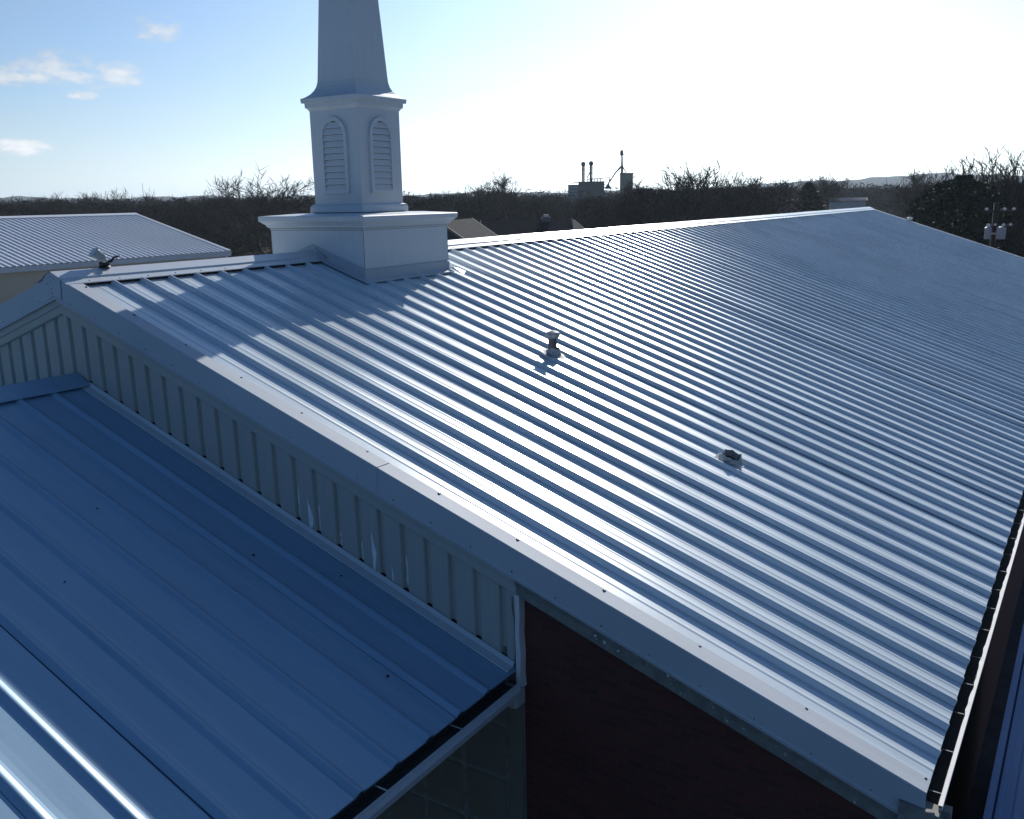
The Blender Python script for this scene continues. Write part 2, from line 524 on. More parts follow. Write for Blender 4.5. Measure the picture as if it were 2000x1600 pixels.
def build_roof():
    deck = MB()
    deck.add([(-E + .03, .12, zr(E) - .01), (0, .12, -.02), (E - .03, .12, zr(E) - .01), (-E + .03, L - .03, zr(E) - .01), (0, L - .03, -.02), (E - .03, L - .03, zr(E) - .01)],
             [(0, 1, 4, 3), (1, 2, 5, 4)])
    roof = deck.build("roof", 'trim', church)
    n_pan = int((L - RIB0) / P)
    me = slope_panel_mesh("roof_panel", round_off(rib_profile(P)), 0.06, E, S)
    prng = random.Random(3)
    for j in range(n_pan + 1):
        o = link("roof_panel", me, None, roof, (0, RIB0 + P * j, prng.uniform(-.0006, .0006)))
        o.rotation_euler = (prng.gauss(0, 0.0035), prng.gauss(0, 0.0002), 0)
    first = slope_panel_mesh("roof_panel_edge", [(0, 0)] + [(y, z) for y, z in rib_profile(0.42)[4:-1]] + [(RIB0 - 0.285, 0)], 0.06, E, S)
    # edge strip between the rake trim and the first rib
    link("roof_panel", first, None, roof, (0, 0.285, 0.0))
    # far slope, never seen from here, as one ribbed sheet
    prof = []
    for j in range(n_pan + 1):
        prof += [(RIB0 + P * j + y, z) for y, z in rib_profile(P, stiff=())[:-1]]
    prof = [(0.285, 0.0)] + prof + [(L - .02, 0.0)]
    back = link("back_slope", slope_panel_mesh("back_slope", prof, -0.06, -E, S), None, roof)
    # ridge cap in lapped lengths
    def cap_sec(y, lift):
        pts = [(-.335, .046), (-.325, .054), (-.205, .056), (-.195, .078), (0.0, .092), (.195, .078), (.205, .056), (.325, .054), (.335, .046)]
        return [(x, y, zr(x) + z + lift) for x, z in pts]
    y = -0.0
    i = 0
    for y0, y1 in ((0.07, 3.0), (2.95, 4.78), (6.95, 9.9), (9.85, 12.8), (12.75, 15.7), (15.65, 18.6), (18.55, 21.5), (21.45, 24.4), (24.35, 27.3), (27.25, 30.2), (30.15, 33.1), (33.05, 36.0), (35.95, 38.9), (38.85, 41.8), (41.75, 44.7), (44.65, L + .05)):
        mb = MB()
        r = random.Random(i)
        mb.extrude(lambda q: cap_sec(q, (i % 2) * .003 + r.uniform(-.002, .002)), [y0 + (y1 - y0) * k / 6 for k in range(7)], closed=False)
        mb.build("ridge_cap", 'cap', roof, recalc=False)
        i += 1
    # foam closure under the cap: dark gaps between ribs
    for sx in (1, -1):
        mb = MB()
        mb.add([(sx * .31, .3, zr(.31) + .001), (sx * .31, L, zr(.31) + .001), (sx * .31, L, zr(.31) + .046), (sx * .31, .3, zr(.31) + .046)], [(0, 1, 2, 3)])
        mb.build("closure_strip", 'dark', roof, recalc=False)
    # rake trim pieces: flat flange on the roof, folded face below
    def rake_sec(x, sx, lift):
        z = zr(x)
        pts = [(.292, .012), (.290, .047), (.095, .050), (.087, .042), (.090, -.220), (.080, -.232), (.086, -.262), (.110, -.262)]
        return [(sx * x, y_ - lift, z + z_ + lift) for y_, z_ in pts]
    joints = [0.0, 2.33, 5.32, 7.99, E + .01]
    for sx in (1, -1):
        for k in range(4):
            mb = MB()
            x0, x1 = joints[k] - (0.04 if k else 0), joints[k + 1]
            mb.extrude(lambda x: rake_sec(x, sx, .005 * (k % 2)), [x0, (x0 + x1) / 2, x1] if k else [x0, x1], closed=False)
            mb.build("rake_trim", 'trim', roof)
    # peak cover plate at the apex
    mb = MB()
    mb.add([(-.19, .078, zr(.19) + .055), (-.1, .078, .05), (.0, .078, .088), (.1, .078, .05), (.19, .078, zr(.19) + .055), (.16, .078, zr(.16) - .22), (0, .078, -.215), (-.16, .078, zr(.16) - .22)],
           [(0, 1, 2, 3, 4, 5, 6, 7)])
    o = mb.build("peak_plate", 'trim', roof, recalc=False)
    # far rake trim
    for sx in (1, -1):
        mb = MB()
        mb.extrude(lambda x: [(sx * x, L - .12, zr(x) + .05), (sx * x, L + .03, zr(x) + .052), (sx * x, L + .035, zr(x) - .2)], [0, E], closed=False)
        mb.build("rake_trim", 'cap', roof)
    # screw heads (a few pixels each): joined
    mb = MB()
    def screw(c, nrm, r=.011, h=.010):
        c, nrm = Vector(c), Vector(nrm).normalized()
        mb.tube([c, c + nrm * h * .4, c + nrm * h], [r * 1.5, r * 1.5, r * .7], 6)
    up = (S, 0, 1)
    x = .45
    while x < E:
        screw((x, .262, zr(x) + .046), up, .012, .012)
        x += .92
    x = .35
    while x < E:
        screw((x, .088, zr(x) - .19), (0, -1, 0), .006, .006)
        screw((-x, .088, zr(x) - .19), (0, -1, 0), .006, .006)
        x += .47
    for k in range(int(L / .44)):
        y_ = .42 + .44 * k
        if not 4.6 < y_ < 7.05:
            screw((.285, y_, zr(.285) + .054), up, .008, .007)
    for dx, dz in ((-.03, .03), (.05, 0), (-.02, -.02), (-.1, -.06), (-.03, -.13), (-.02, -.18)):
        screw((dx, .078, dz), (0, -1, 0), .006, .005)
    stuff(mb.build("screw_heads", 'screw', roof, recalc=False))
    return roof
roof = build_roof()

def build_walls():
    WX = 10.35
    base = GROUND
    # solid core: brick body
    mb = MB()
    def gable(y):
        return [(-WX, y, base), (WX, y, base), (WX, y, zr(WX) - .02), (0, y, -.03), (-WX, y, zr(WX) - .02)]
    mb.add(gable(.262) + gable(L - .1), [(0, 1, 2, 3, 4), (9, 8, 7, 6, 5), (0, 5, 6, 1), (1, 6, 7, 2), (4, 9, 5, 0)])
    wall = mb.build("brick_wall", 'brick', church)
    # beige ribbed wall panels above the canopy, each clipped by the rake
    PW = 0.30294
    prof = [(0.0, 0.0), (.008, .006), (.016, 0.0), (.026, -.042), (.088, -.042), (.100, 0.0), (.20, 0.0), (.21, .003), (.225, .003), (.235, 0.0), (PW, 0.0)]
    zcan = lambda x: -1.30 - S * abs(x - .13)
    rows = []
    for i in range(-12, 24):
        x0 = .046 + PW * i - .020
        mb = MB()
        lim = 6.90
        pr = [(px, d) for px, d in prof if x0 + px <= lim]
        for px, d in pr:
            x = x0 + px
            mb.v.append((x, .195 - d, zr(x) - .30))
        for px, d in pr:
            x = x0 + px
            mb.v.append((x, .195 - d, zcan(x) + .050))
        n = len(pr)
        mb.f = [(j, n + j, n + j + 1, j + 1) for j in range(n - 1)]
        mb.build("wall_panel", 'siding', wall, recalc=False)
    # older rake band, recessed below the new trim
    for sx in (1, -1):
        for x0, x1, mt in ((0.0, 6.93, 'siding'), (6.93, E - .05, 'band')):
            mb = MB()
            mb.extrude(lambda x: [(sx * x, .30, zr(x) - .20), (sx * x, .128, zr(x) - .20), (sx * x, .126, zr(x) - .30), (sx * x, .132, zr(x) - .345), (sx * x, .150, zr(x) - .36),
                                  (sx * x, .150, zr(x) - .445), (sx * x, .165, zr(x) - .46), (sx * x, .30, zr(x) - .46)], [x0, x1])
            mb.build("rake_band", mt, wall)
    # white corner trim at the end of the siding
    mb = MB()
    pts = [(.0, -2.78), (.001, -3.0), (-.003, -3.2), (.004, -3.4), (.0, -3.6), (.006, -3.76)]
    mb.extrude(lambda i: [(6.905 + pts[i][0], .165, pts[i][1]), (6.955 + pts[i][0] * 2, .165, pts[i][1]), (6.955 + pts[i][0] * 2, .26, pts[i][1]), (6.905 + pts[i][0], .26, pts[i][1])], range(len(pts)))
    mb.build("corner_trim", 'white', wall)
    # beige square panels under the canopy
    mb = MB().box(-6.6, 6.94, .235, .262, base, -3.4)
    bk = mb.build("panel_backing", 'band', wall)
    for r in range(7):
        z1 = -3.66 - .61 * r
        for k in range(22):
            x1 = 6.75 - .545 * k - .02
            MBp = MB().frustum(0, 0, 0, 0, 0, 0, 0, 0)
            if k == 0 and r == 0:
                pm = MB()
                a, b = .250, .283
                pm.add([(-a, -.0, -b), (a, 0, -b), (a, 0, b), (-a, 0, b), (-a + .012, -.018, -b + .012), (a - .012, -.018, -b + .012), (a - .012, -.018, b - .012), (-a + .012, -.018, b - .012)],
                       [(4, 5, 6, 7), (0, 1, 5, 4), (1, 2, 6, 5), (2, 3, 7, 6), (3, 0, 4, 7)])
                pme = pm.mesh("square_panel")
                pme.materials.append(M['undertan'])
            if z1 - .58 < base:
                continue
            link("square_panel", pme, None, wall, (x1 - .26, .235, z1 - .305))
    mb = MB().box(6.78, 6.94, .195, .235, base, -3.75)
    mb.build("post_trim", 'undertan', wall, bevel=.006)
    # peeled paint on some ribs and pans, and flakes on the band
    mb = MB()
    pr = random.Random(21)
    def flake(x, z, w, h, y):
        n = 7
        c = []
        for side in (-1, 1):
            for i in range(n):
                t = i / (n - 1)
                ww = w * (math.sin(math.pi * (0.08 + .9 * t)) ** .7) * pr.uniform(.45, 1.0) * (1.2 - .8 * t)
                c.append((x + side * ww / 2 + .12 * w * math.sin(t * 5), y, z + h * t + pr.uniform(-.01, .01)))
        l, r = c[:n], c[n:]
        fs = [(i, i + 1, n + i + 1, n + i) for i in range(n - 1)]
        mb.add(l + r, [f[::-1] for f in fs])
    rx = lambda i: .046 + PW * i - .020 + .057
    for i, zz_, h in ((13, .06, .40), (14, .05, .33), (15, .05, .08), (15, .15, .06), (16, .05, .22), (18, .10, .34)):
        flake(rx(i), zcan(rx(i)) + zz_, .058, h, .2345)
    for i, f_, zz_, w, h in ((13, .62, .05, .085, .34), (16, .62, .05, .075, .42), (17, .45, .05, .02, .2)):
        x = rx(i) + PW * f_
        flake(x, zcan(x) + zz_, w * 1.35, h, .1925)
    for k in range(26):
        x = pr.uniform(7.3, 10.2)
        flake(x, zr(x) - pr.uniform(.30, .44), pr.uniform(.006, .045), pr.uniform(.008, .035), .1245 if pr.random() < .4 else .148)
    mb.build("peeling_paint", 'flake', wall, recalc=False)["kind"] = "stuff"
    # caulk line and corrosion at the wall corner
    MB().tube([(6.86, .19, -2.83), (6.865, .185, -2.95), (6.885, .186, -3.05), (6.89, .186, -3.3), (6.885, .186, -3.5)], .006, 5).build("caulk_seam", 'band', wall)
    # eave fascia and soffit
    MB().box(WX, E - .01, .27, L - .05, zr(E) - .16, zr(E) - .13).build("soffit", 'band', wall)
    return wall
wall = build_walls()

def build_gutter():
    x0, x1 = E - .012, E + .098
    zt = zr(E) - .045
    y0, y1 = .12, L
    mb = MB()
    sec = [(x0, zt), (x0, zt - .11), (x1, zt - .11), (x1, zt), (x1 + .018, zt + .004), (x1 + .018, zt - .012), (x1 + .004, zt - .016), (x1 + .004, zt - .115), (x0 - .004, zt - .115), (x0 - .004, zt)]
    ys = [y0 + (y1 - y0) * k / 60 for k in range(61)]
    mb.extrude(lambda y: [(x, y, z) for x, z in sec], ys)
    g = mb.build("gutter", 'trim', church)
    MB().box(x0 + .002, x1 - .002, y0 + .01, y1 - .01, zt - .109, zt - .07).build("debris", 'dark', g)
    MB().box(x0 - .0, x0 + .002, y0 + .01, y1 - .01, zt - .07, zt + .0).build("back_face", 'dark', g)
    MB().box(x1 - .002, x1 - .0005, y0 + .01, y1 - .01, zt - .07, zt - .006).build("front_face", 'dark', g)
    # white lip, dented here and there
    mb = MB()
    r = random.Random(5)
    st = []
    y = y0
    while y < y1:
        st.append(y)
        y += .11
    dent = {i: (r.uniform(-.010, .012) if r.random() < .35 else 0) for i in range(len(st))}
    idx = {y: i for i, y in enumerate(st)}
    mb.extrude(lambda y: [(x1 - .006 - dent[idx[y]] * .8, y, zt + .006), (x1 + .026, y, zt + .006), (x1 + .026, y, zt - .03), (x1 + .006, y, zt - .03)], st)
    mb.build("gutter_lip", 'lip', g)
    hm = MB().box(x0 + .002, x1 - .008, 0, .012, zt - .004, zt - .0015).mesh("gutter_hanger")
    hm.materials.append(M['hanger'])
    k = 0
    y = .32
    while y < 26:
        link("gutter_hanger", hm, None, g, (0, y + r.uniform(-.05, .05), 0))
        y += .62
    # end box and elbow at the near corner
    MB().add([(E - .17, .05, zr(E) - .06), (E + .11, .05, zr(E) - .09), (E + .11, .05, zr(E) - .33), (E - .17, .05, zr(E) - .30),
              (E - .17, .19, zr(E) - .06), (E + .11, .19, zr(E) - .09), (E + .11, .19, zr(E) - .33), (E - .17, .19, zr(E) - .30)],
             [(0, 1, 2, 3), (7, 6, 5, 4), (0, 4, 5, 1), (1, 5, 6, 2), (2, 6, 7, 3), (3, 7, 4, 0)]).build("end_box", 'band', g)
    MB().extrude(lambda i: [[(x1 - .02, .24, zt - .11), (x1 + .075, .24, zt - .11), (x1 + .075, .33, zt - .11), (x1 - .02, .33, zt - .11)],
                            [(x1 - .02, .24, zt - .22), (x1 + .075, .24, zt - .19), (x1 + .075, .33, zt - .19), (x1 - .02, .33, zt - .22)],
                            [(x1 - .24, .24, zt - .42), (x1 - .16, .24, zt - .42), (x1 - .16, .33, zt - .42), (x1 - .24, .33, zt - .42)],
                            [(x1 - .24, .24, GROUND + .1), (x1 - .16, .24, GROUND + .1), (x1 - .16, .33, GROUND + .1), (x1 - .24, .33, GROUND + .1)]][i], range(4)).build("downspout", 'band', g)
build_gutter()

# ------------------------------------------------------------------ canopy wing in front of the gable
def build_canopy():
    RX, RZ = .13, -1.30
    y0, y1 = -9.5, .205
    ex = 6.90
    root = thing("canopy_wing", "lower drive-through canopy with blue shaded metal roof against the gable wall", "canopy")
    half = ex - RX
    deck = MB()
    z = lambda x: RZ - S * abs(x - RX)
    deck.add([(RX - half, y0, z(ex) - .012), (RX, y0, RZ - .014), (ex - .02, y0, z(ex) - .012), (RX - half, y1, z(ex) - .012), (RX, y1, RZ - .014), (ex - .02, y1, z(ex) - .012)], [(0, 1, 4, 3), (1, 2, 5, 4)])
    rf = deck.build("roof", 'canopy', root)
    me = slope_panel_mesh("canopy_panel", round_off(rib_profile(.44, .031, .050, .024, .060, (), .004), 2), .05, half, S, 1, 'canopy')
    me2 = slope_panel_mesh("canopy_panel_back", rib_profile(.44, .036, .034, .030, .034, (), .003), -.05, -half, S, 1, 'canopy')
    r = random.Random(4)
    y = -.33
    k = 0
    while y > y0:
        o = link("roof_panel", me, None, rf, (RX, y - .05, RZ))
        o.rotation_euler = (r.gauss(0, .004), 0, 0)
        link("roof_panel", me2, None, rf, (RX, y - .05, RZ))
        y -= .44
    edge = slope_panel_mesh("canopy_panel_edge", [(0, 0), (.10, 0), (.11, .003), (.13, .003), (.14, 0), (.155, 0)], .05, half, S, 1, 'canopy')
    link("roof_panel", edge, None, rf, (RX, .06, RZ))
    # ridge cap
    mb = MB()
    mb.extrude(lambda y: [(RX + x, y, RZ - S * abs(x) + h) for x, h in ((-.30, .036), (-.29, .050), (-.05, .075), (0, .08), (.05, .075), (.29, .050), (.30, .036))], [y0, -6, -3, .175], closed=False)
    mb.build("ridge_cap", 'canopy', rf, recalc=False)
    # flashing along the wall
    mb = MB()
    mb.extrude(lambda x: [(x, .182, z(x) + .062), (x, .176, z(x) + .055), (x, .150, z(x) + .024), (x, .060, z(x) + .018), (x, .056, z(x) + .006)], [RX + .25, 2.4, 4.6, ex - .02], closed=False)
    mb.build("wall_flashing", 'cap', rf)
    mb = MB()
    mb.extrude(lambda x: [(x, .182, z(x) + .062), (x, .150, z(x) + .024), (x, .060, z(x) + .018), (x, .056, z(x) + .006)], [RX - .25, RX - 3.5], closed=False)
    mb.build("wall_flashing", 'trim', rf)
    # eave gutter: dark trough, thin lip, pale outer face
    zt = z(ex) - .03
    gx0, gx1 = ex - .015, ex + .125
    mb = MB()
    sec = [(gx0, zt), (gx0, zt - .12), (gx1 - .02, zt - .12), (gx1, zt - .03), (gx1, zt), (gx1 + .012, zt + .002), (gx1 + .014, zt - .03), (gx1 + .03, zt - .07), (gx1 + .002, zt - .15), (gx0 - .004, zt - .15), (gx0 - .004, zt)]
    mb.extrude(lambda y: [(x, y, z_) for x, z_ in sec], [y0, -4, -2, .02])
    g = mb.build("gutter", 'trim', root)
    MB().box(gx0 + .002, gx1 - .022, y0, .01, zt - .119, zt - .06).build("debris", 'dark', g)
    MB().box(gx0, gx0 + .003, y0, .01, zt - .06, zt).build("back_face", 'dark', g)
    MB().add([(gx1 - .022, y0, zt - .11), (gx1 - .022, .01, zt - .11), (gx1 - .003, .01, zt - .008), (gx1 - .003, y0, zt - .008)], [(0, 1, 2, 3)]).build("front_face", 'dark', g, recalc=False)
    for y in (-.9, -1.9, -2.9, -3.9):
        MB().box(gx0, gx1 - .006, y, y + .015, zt - .006, zt - .003).build("gutter_hanger", 'galv', g)
    MB().box(ex - .16, gx1 - .03, .02, .19, zt - .30, zt - .14).build("end_bracket", 'siding', root, bevel=.01)
    lv = MB()
    lr = random.Random(9)
    for (lx, ly) in ((2.75, -1.38), (4.95, -.13), (5.05, -2.95), (3.6, -2.3), (6.2, -.9), (4.2, -.62)):
        a_ = lr.uniform(0, 3)
        pts = []
        for q in range(5):
            t_ = a_ + q * 1.2566
            dx_, dy_ = .018 * math.cos(t_) * lr.uniform(.5, 1.3), .018 * math.sin(t_) * lr.uniform(.5, 1.3)
            pts.append((lx + dx_, ly + dy_, z(lx + dx_) + .006 + lr.uniform(0, .008)))
        lv.add(pts, [(0, 1, 2, 3, 4)])
    stuff(lv.build("fallen_leaves", 'leaf', rf, recalc=False))
    # ceiling and columns of the drive-through
    MB().box(RX - half + .1, ex - .12, y0, .18, zt - .20, zt - .16).build("ceiling", 'siding', root)
    for x in (-6.2, 6.3):
        MB().box(x - .2, x + .2, y0 + .3, y0 + .7, GROUND, zt - .2).build("column", 'brick', root)
build_canopy()

# ------------------------------------------------------------------ low wing at the right edge
def build_right_wing():
    root = thing("side_wing", "low side wing with metal roof coloured in dark blue shade at right edge below the gutter", "building")
    zf = lambda y: -4.9 - .06 * (9 - y)
    X0, X1, Y0, Y1 = 10.86, 19.0, -4.0, 9.0
    body = MB().add([(X0 + .1, Y0 + .2, GROUND), (X1, Y0 + .2, GROUND), (X1, Y1, GROUND), (X0 + .1, Y1, GROUND),
                     (X0 + .1, Y0 + .2, zf(Y0) - .1), (X1, Y0 + .2, zf(Y0) - .1), (X1, Y1, zf(Y1) - .1), (X0 + .1, Y1, zf(Y1) - .1)],
                    [(0, 3, 2, 1), (4, 5, 6, 7), (0, 1, 5, 4), (1, 2, 6, 5), (2, 3, 7, 6), (3, 0, 4, 7)]).build("wall", 'brick', root)
    mb = MB()
    me = None
    pr = rib_profile(.42, .036, .034, .030, .034, (.2, .3), .003)
    for y in (Y0, Y1):
        mb.v += [(x, y, zf(y) + z) for x, z in pr]
    n = len(pr)
    mb.f = [(j, j + 1, n + j + 1, n + j) for j in range(n - 1)]
    me = mb.mesh("wing_panel")
    me.materials.append(M['wing'])
    k = 0
    while X0 + .06 + .42 * k < X1:
        link("roof_panel", me, None, root, (X0 + .06 + .42 * k, 0, 0))
        k += 1
    mb = MB()
    mb.extrude(lambda y: [(X0 + .075, y, zf(y) + .004), (X0 + .07, y, zf(y) + .04), (X0 - .0, y, zf(y) + .045), (X0 - .005, y, zf(y) - .2)], [Y0, 2, Y1], closed=False)
    mb.build("rake_trim", 'wing', root)
build_right_wing()

# ------------------------------------------------------------------ steeple
def build_steeple():
    cx, cy = .09, 5.86
    root = thing("steeple", "tall white church steeple with arched louvers standing on the roof ridge", "steeple", loc=(cx, cy, -.4))
    mt = 'steeple'
    ax, ay = 1.06, 1.13
    base = MB()
    x0, x1, y0, y1 = cx - ax, cx + ax, cy - ay, cy + ay
    top = .46
    zb = lambda x: zr(x) - .05
    xs = [x0, 0.0, x1]
    ring_b = [(x0, y0, zb(x0)), (0, y0, zb(0)), (x1, y0, zb(x1)), (x1, y1, zb(x1)), (0, y1, zb(0)), (x0, y1, zb(x0))]
    ring_t = [(x, y, top) for x, y, z in ring_b]
    base.add(ring_b + ring_t, [(i, (i + 1) % 6, 6 + (i + 1) % 6, 6 + i) for i in range(6)] + [(6, 7, 8, 9, 10, 11)])
    b = base.build("base_box", mt, root)
    # cornice of the base
    def ring(a, b_, z):
        return [(cx - a, cy - b_, z), (cx + a, cy - b_, z), (cx + a, cy + b_, z), (cx - a, cy + b_, z)]
    def molding(name, rows, parent):
        mb = MB()
        rr = [ring(a, b_, z) for a, b_, z in rows]
        mb.extrude(lambda i: rr[i], range(len(rr)))
        return mb.build(name, mt, parent)
    molding("cornice", [(ax + .004, ay + .004, .44), (ax + .012, ay + .012, .452), (ax + .012, ay + .012, .465), (ax + .05, ay + .05, .49), (ax + .055, ay + .055, .515), (ax + .14, ay + .14, .585), (ax + .145, ay + .145, .655), (ax + .13, ay + .13, .668), (ax - .3, ay - .3, .70)], b)
    def caulk(a, b_, z, parent):
        mb = MB()
        rr = [ring(a - .01, b_ - .01, z), ring(a + .0015, b_ + .0015, z), ring(a + .0015, b_ + .0015, z + .007), ring(a - .01, b_ - .01, z + .007)]
        mb.extrude(lambda i: rr[i], range(4), caps=False)
        mb.build("caulk_line", 'band', parent)
    caulk(ax, ay, .428, b)
    caulk(ax + .012, ay + .012, .456, b)
    for sx, sy in ((1, -1), (-1, -1), (1, 1)):
        xx, yy = cx + sx * ax, cy + sy * ay
        MB().tube([(xx, yy, zr(xx) + .1), (xx, yy, .43)], .005, 5).build("corner_seam", 'band', b)
    # apron flashing around the foot
    mb = MB()
    for (xa, ya, xb, yb, nx, ny) in ((0.0, y0, x1, y0, 0, -1), (x0, y0, 0.0, y0, 0, -1), (x1, y0, x1, y1, 1, 0)):
        pts = []
        for o_, h in ((.002, .205), (.030, .20), (.028, .075), (.04, .055), (.13, .048), (.135, .03)):
            pts.append([(xa + nx * o_ + (o_ if ny and xa == x1 else 0), ya + ny * o_, (zr(xa + nx * o_)) + h), (xb + nx * o_ + (o_ if ny and xb == x1 else 0) * 1.0, yb + ny * o_ , zr(xb + nx * o_ + (o_ if ny and xb == x1 else 0)) + h)])
        if nx:   # extend so that it meets the front piece
            for i, (o_, h) in enumerate(((.002, .205), (.030, .20), (.028, .075), (.04, .055), (.13, .048), (.135, .03))):
                pts[i][0] = (pts[i][0][0], pts[i][0][1] - o_, pts[i][0][2])
        mb.extrude(lambda i: pts[i], range(len(pts)), closed=False)
    mb.build("apron_flashing", 'trim', b)
    mb = MB().add([(x1 + .02, y1 - .05, zr(x1) + .085), (x1 + .30, y1 + .04, zr(x1 + .30) + .055), (x1 + .22, y1 + .22, zr(x1 + .22) + .06), (x1 + .02, y1 + .13, zr(x1) + .075), (x1 + .1, y1 + .06, zr(x1 + .1) + .105)],
                  [(0, 1, 4), (1, 2, 4), (2, 3, 4), (3, 0, 4)])
    mb.build("corner_flap", 'cap', b)
    # cable conduit from the cap to the box
    MB().tube([(.1, y0 - .02, .16), (.16, y0 - .05, .10), (.26, y0 - .07, .05), (.36, y0 - .05, .0), (.37, y0 - .12, -.02), (.30, y0 - .14, .0)], .011, 6).build("conduit", 'galv', b, smooth=True)
    # belfry: plinth, body, upper cornice
    MB().frustum(cx, cy, .66, .56, .56, .72, .56, .56).build("plinth_gap_shade", 'dark', root)  # dark box paints the shadow in the gap below the plinth
    molding("plinth", [(.59, .59, .712), (.605, .605, .715), (.605, .605, .80), (.585, .585, .835), (.55, .55, .85)], root)
    H0, H1, hw = .80, 2.50, .54
    body = MB().frustum(cx, cy, H0, hw, hw, H1, hw, hw).build("belfry", mt, root)
    molding("upper_cornice", [(hw + .003, hw + .003, 2.405), (hw + .025, hw + .025, 2.44), (hw + .052, hw + .052, 2.46), (hw + .055, hw + .055, 2.53), (hw + .095, hw + .095, 2.535), (hw + .10, hw + .10, 2.605), (hw + .085, hw + .085, 2.615)], root)
    # bell-cast roof and spire
    molding("spire", [(.62, .62, 2.612), (.57, .57, 2.64), (.515, .515, 2.685), (.472, .472, 2.74), (.443, .443, 2.80), (.425, .425, 2.88), (.418, .418, 2.97), (.02, .02, 10.2)], root)
    # louvers on the four sides
    w, hgt, zb_ = .235, .92, 1.08     # half width of opening, height to springing, sill height
    for q in range(4):
        R = Matrix.Rotation(q * math.pi / 2, 4, 'Z')
        T = Matrix.Translation((cx, cy, 0)) @ R
        def tr(pts):
            return [T @ Vector(p) for p in pts]
        def arch(hw_, z0, zs, n=12):
            return [(-hw_, z0), (-hw_, zs)] + [(-hw_ * math.cos(math.pi * k / n), zs + hw_ * 1.05 * math.sin(math.pi * k / n)) for k in range(1, n)] + [(hw_, zs), (hw_, z0)]
        zs = zb_ + hgt - .03
        out1, out2, inn = arch(w + .068, zb_ - .062, zs), arch(w + .062, zb_ - .056, zs), arch(w, zb_, zs)
        yf = -hw
        mb = MB()
        rows = [[(x, yf + .004, z) for x, z in out1], [(x, yf - .042, z) for x, z in out2], [(x, yf - .042, z) for x, z in inn], [(x, yf + .03, z) for x, z in inn]]
        n = len(out1)
        vs = [p for r_ in rows for p in r_]
        fs = []
        for i in range(3):
            for j in range(n):
                k = (j + 1) % n
                fs.append((i * n + j, i * n + k, (i + 1) * n + k, (i + 1) * n + j))
        mb.add(tr(vs), fs)
        fr = mb.build("louver_frame", mt, body)
        mb = MB().add(tr([(x, yf - .0015, z) for x, z in inn]), [tuple(range(n))])
        mb.build("louver_shade_back", 'dark', body, recalc=False)  # dark sheet paints the shade between the slats
        ns = 11
        pitch = (zs + w * 1.02 - zb_) / ns
        for k in range(ns):
            z0 = zb_ + pitch * k
            def half(z):
                return w if z <= zs else w * math.sqrt(max(.01, 1 - ((z - zs) / (w * 1.05)) ** 2))
            zt_ = min(z0 + pitch * .88, zs + w * 1.03)
            ha, hb = half(z0) - .001, half(zt_) - .001
            mb = MB()
            mb.add(tr([(-ha, yf - .034, z0 + .008), (ha, yf - .034, z0 + .008), (hb, yf - .004, zt_), (-hb, yf - .004, zt_), (-ha, yf - .034, z0 - .006), (ha, yf - .034, z0 - .006), (ha, yf - .003, z0 - .004), (-ha, yf - .003, z0 - .004)]),
                   [(0, 1, 2, 3), (4, 5, 1, 0), (7, 6, 5, 4)])
            mb.build("slat", mt, body, recalc=False)
build_steeple()

# ------------------------------------------------------------------ roof fittings
def build_floodlight():
    root = thing("floodlight", "small grey floodlight on black mount on near end of ridge cap", "lamp", loc=(0, .82, .09))
    MB().lathe((.0, .84, .085), [(.075, 0), (.08, .012), (.07, .03), (.03, .04)], 14).build("base_plate", 'black', root)
    MB().box(-.05, .05, .79, .89, .115, .165).build("junction_box", 'black', root, bevel=.012)
    MB().tube([(0, .83, .16), (0, .80, .20), (0, .775, .235)], [.016, .014, .012], 8).build("swivel_arm", 'galv', root)
    hd = Matrix.Translation((0, .75, .262)) @ Matrix.Scale(.82, 4) @ Matrix.Rotation(math.radians(-14), 4, 'Z') @ Matrix.Rotation(math.radians(-38), 4, 'X')
    def box(x0, x1, y0, y1, z0, z1, taper=0):
        m = MB().box(x0, x1, y0, y1, z0, z1)
        m.v = [tuple(hd @ Vector((x * (1 - taper * (1 if y > (y0 + y1) / 2 else 0)), y, z * (1 - taper * (1 if y > (y0 + y1) / 2 else 0))))) for x, y, z in m.v]
        return m
    h = box(-.085, .085, -.06, .13, -.075, .075, .25).build("housing", 'galv', root, bevel=.01)
    box(-.09, .09, -.085, -.06, -.08, .08).build("lens", 'glass', root, bevel=.006)
    for k in range(4):
        box(-.06, .06, .0 + k * .03, .008 + k * .03, .07, .09).build("cooling_fin", 'galv', h)
    MB().tube([(.02, .87, .15), (.03, .93, .17), (.03, .98, .22), (.03, 1.04, .225)], [.018, .02, .014, .012], 8).build("sensor_arm", 'black', root)
    MB().lathe((.03, 1.06, .205), [(.005, 0), (.02, .006), (.022, .03), (.008, .042)], 10).build("sensor_eye", 'white', root, smooth=True)
build_floodlight()

def rp(x, y, h):      # point h above the right roof slope
    c = 1 / math.sqrt(1 + S * S)
    return Vector((x + h * S * c, y, zr(x) + h * c))

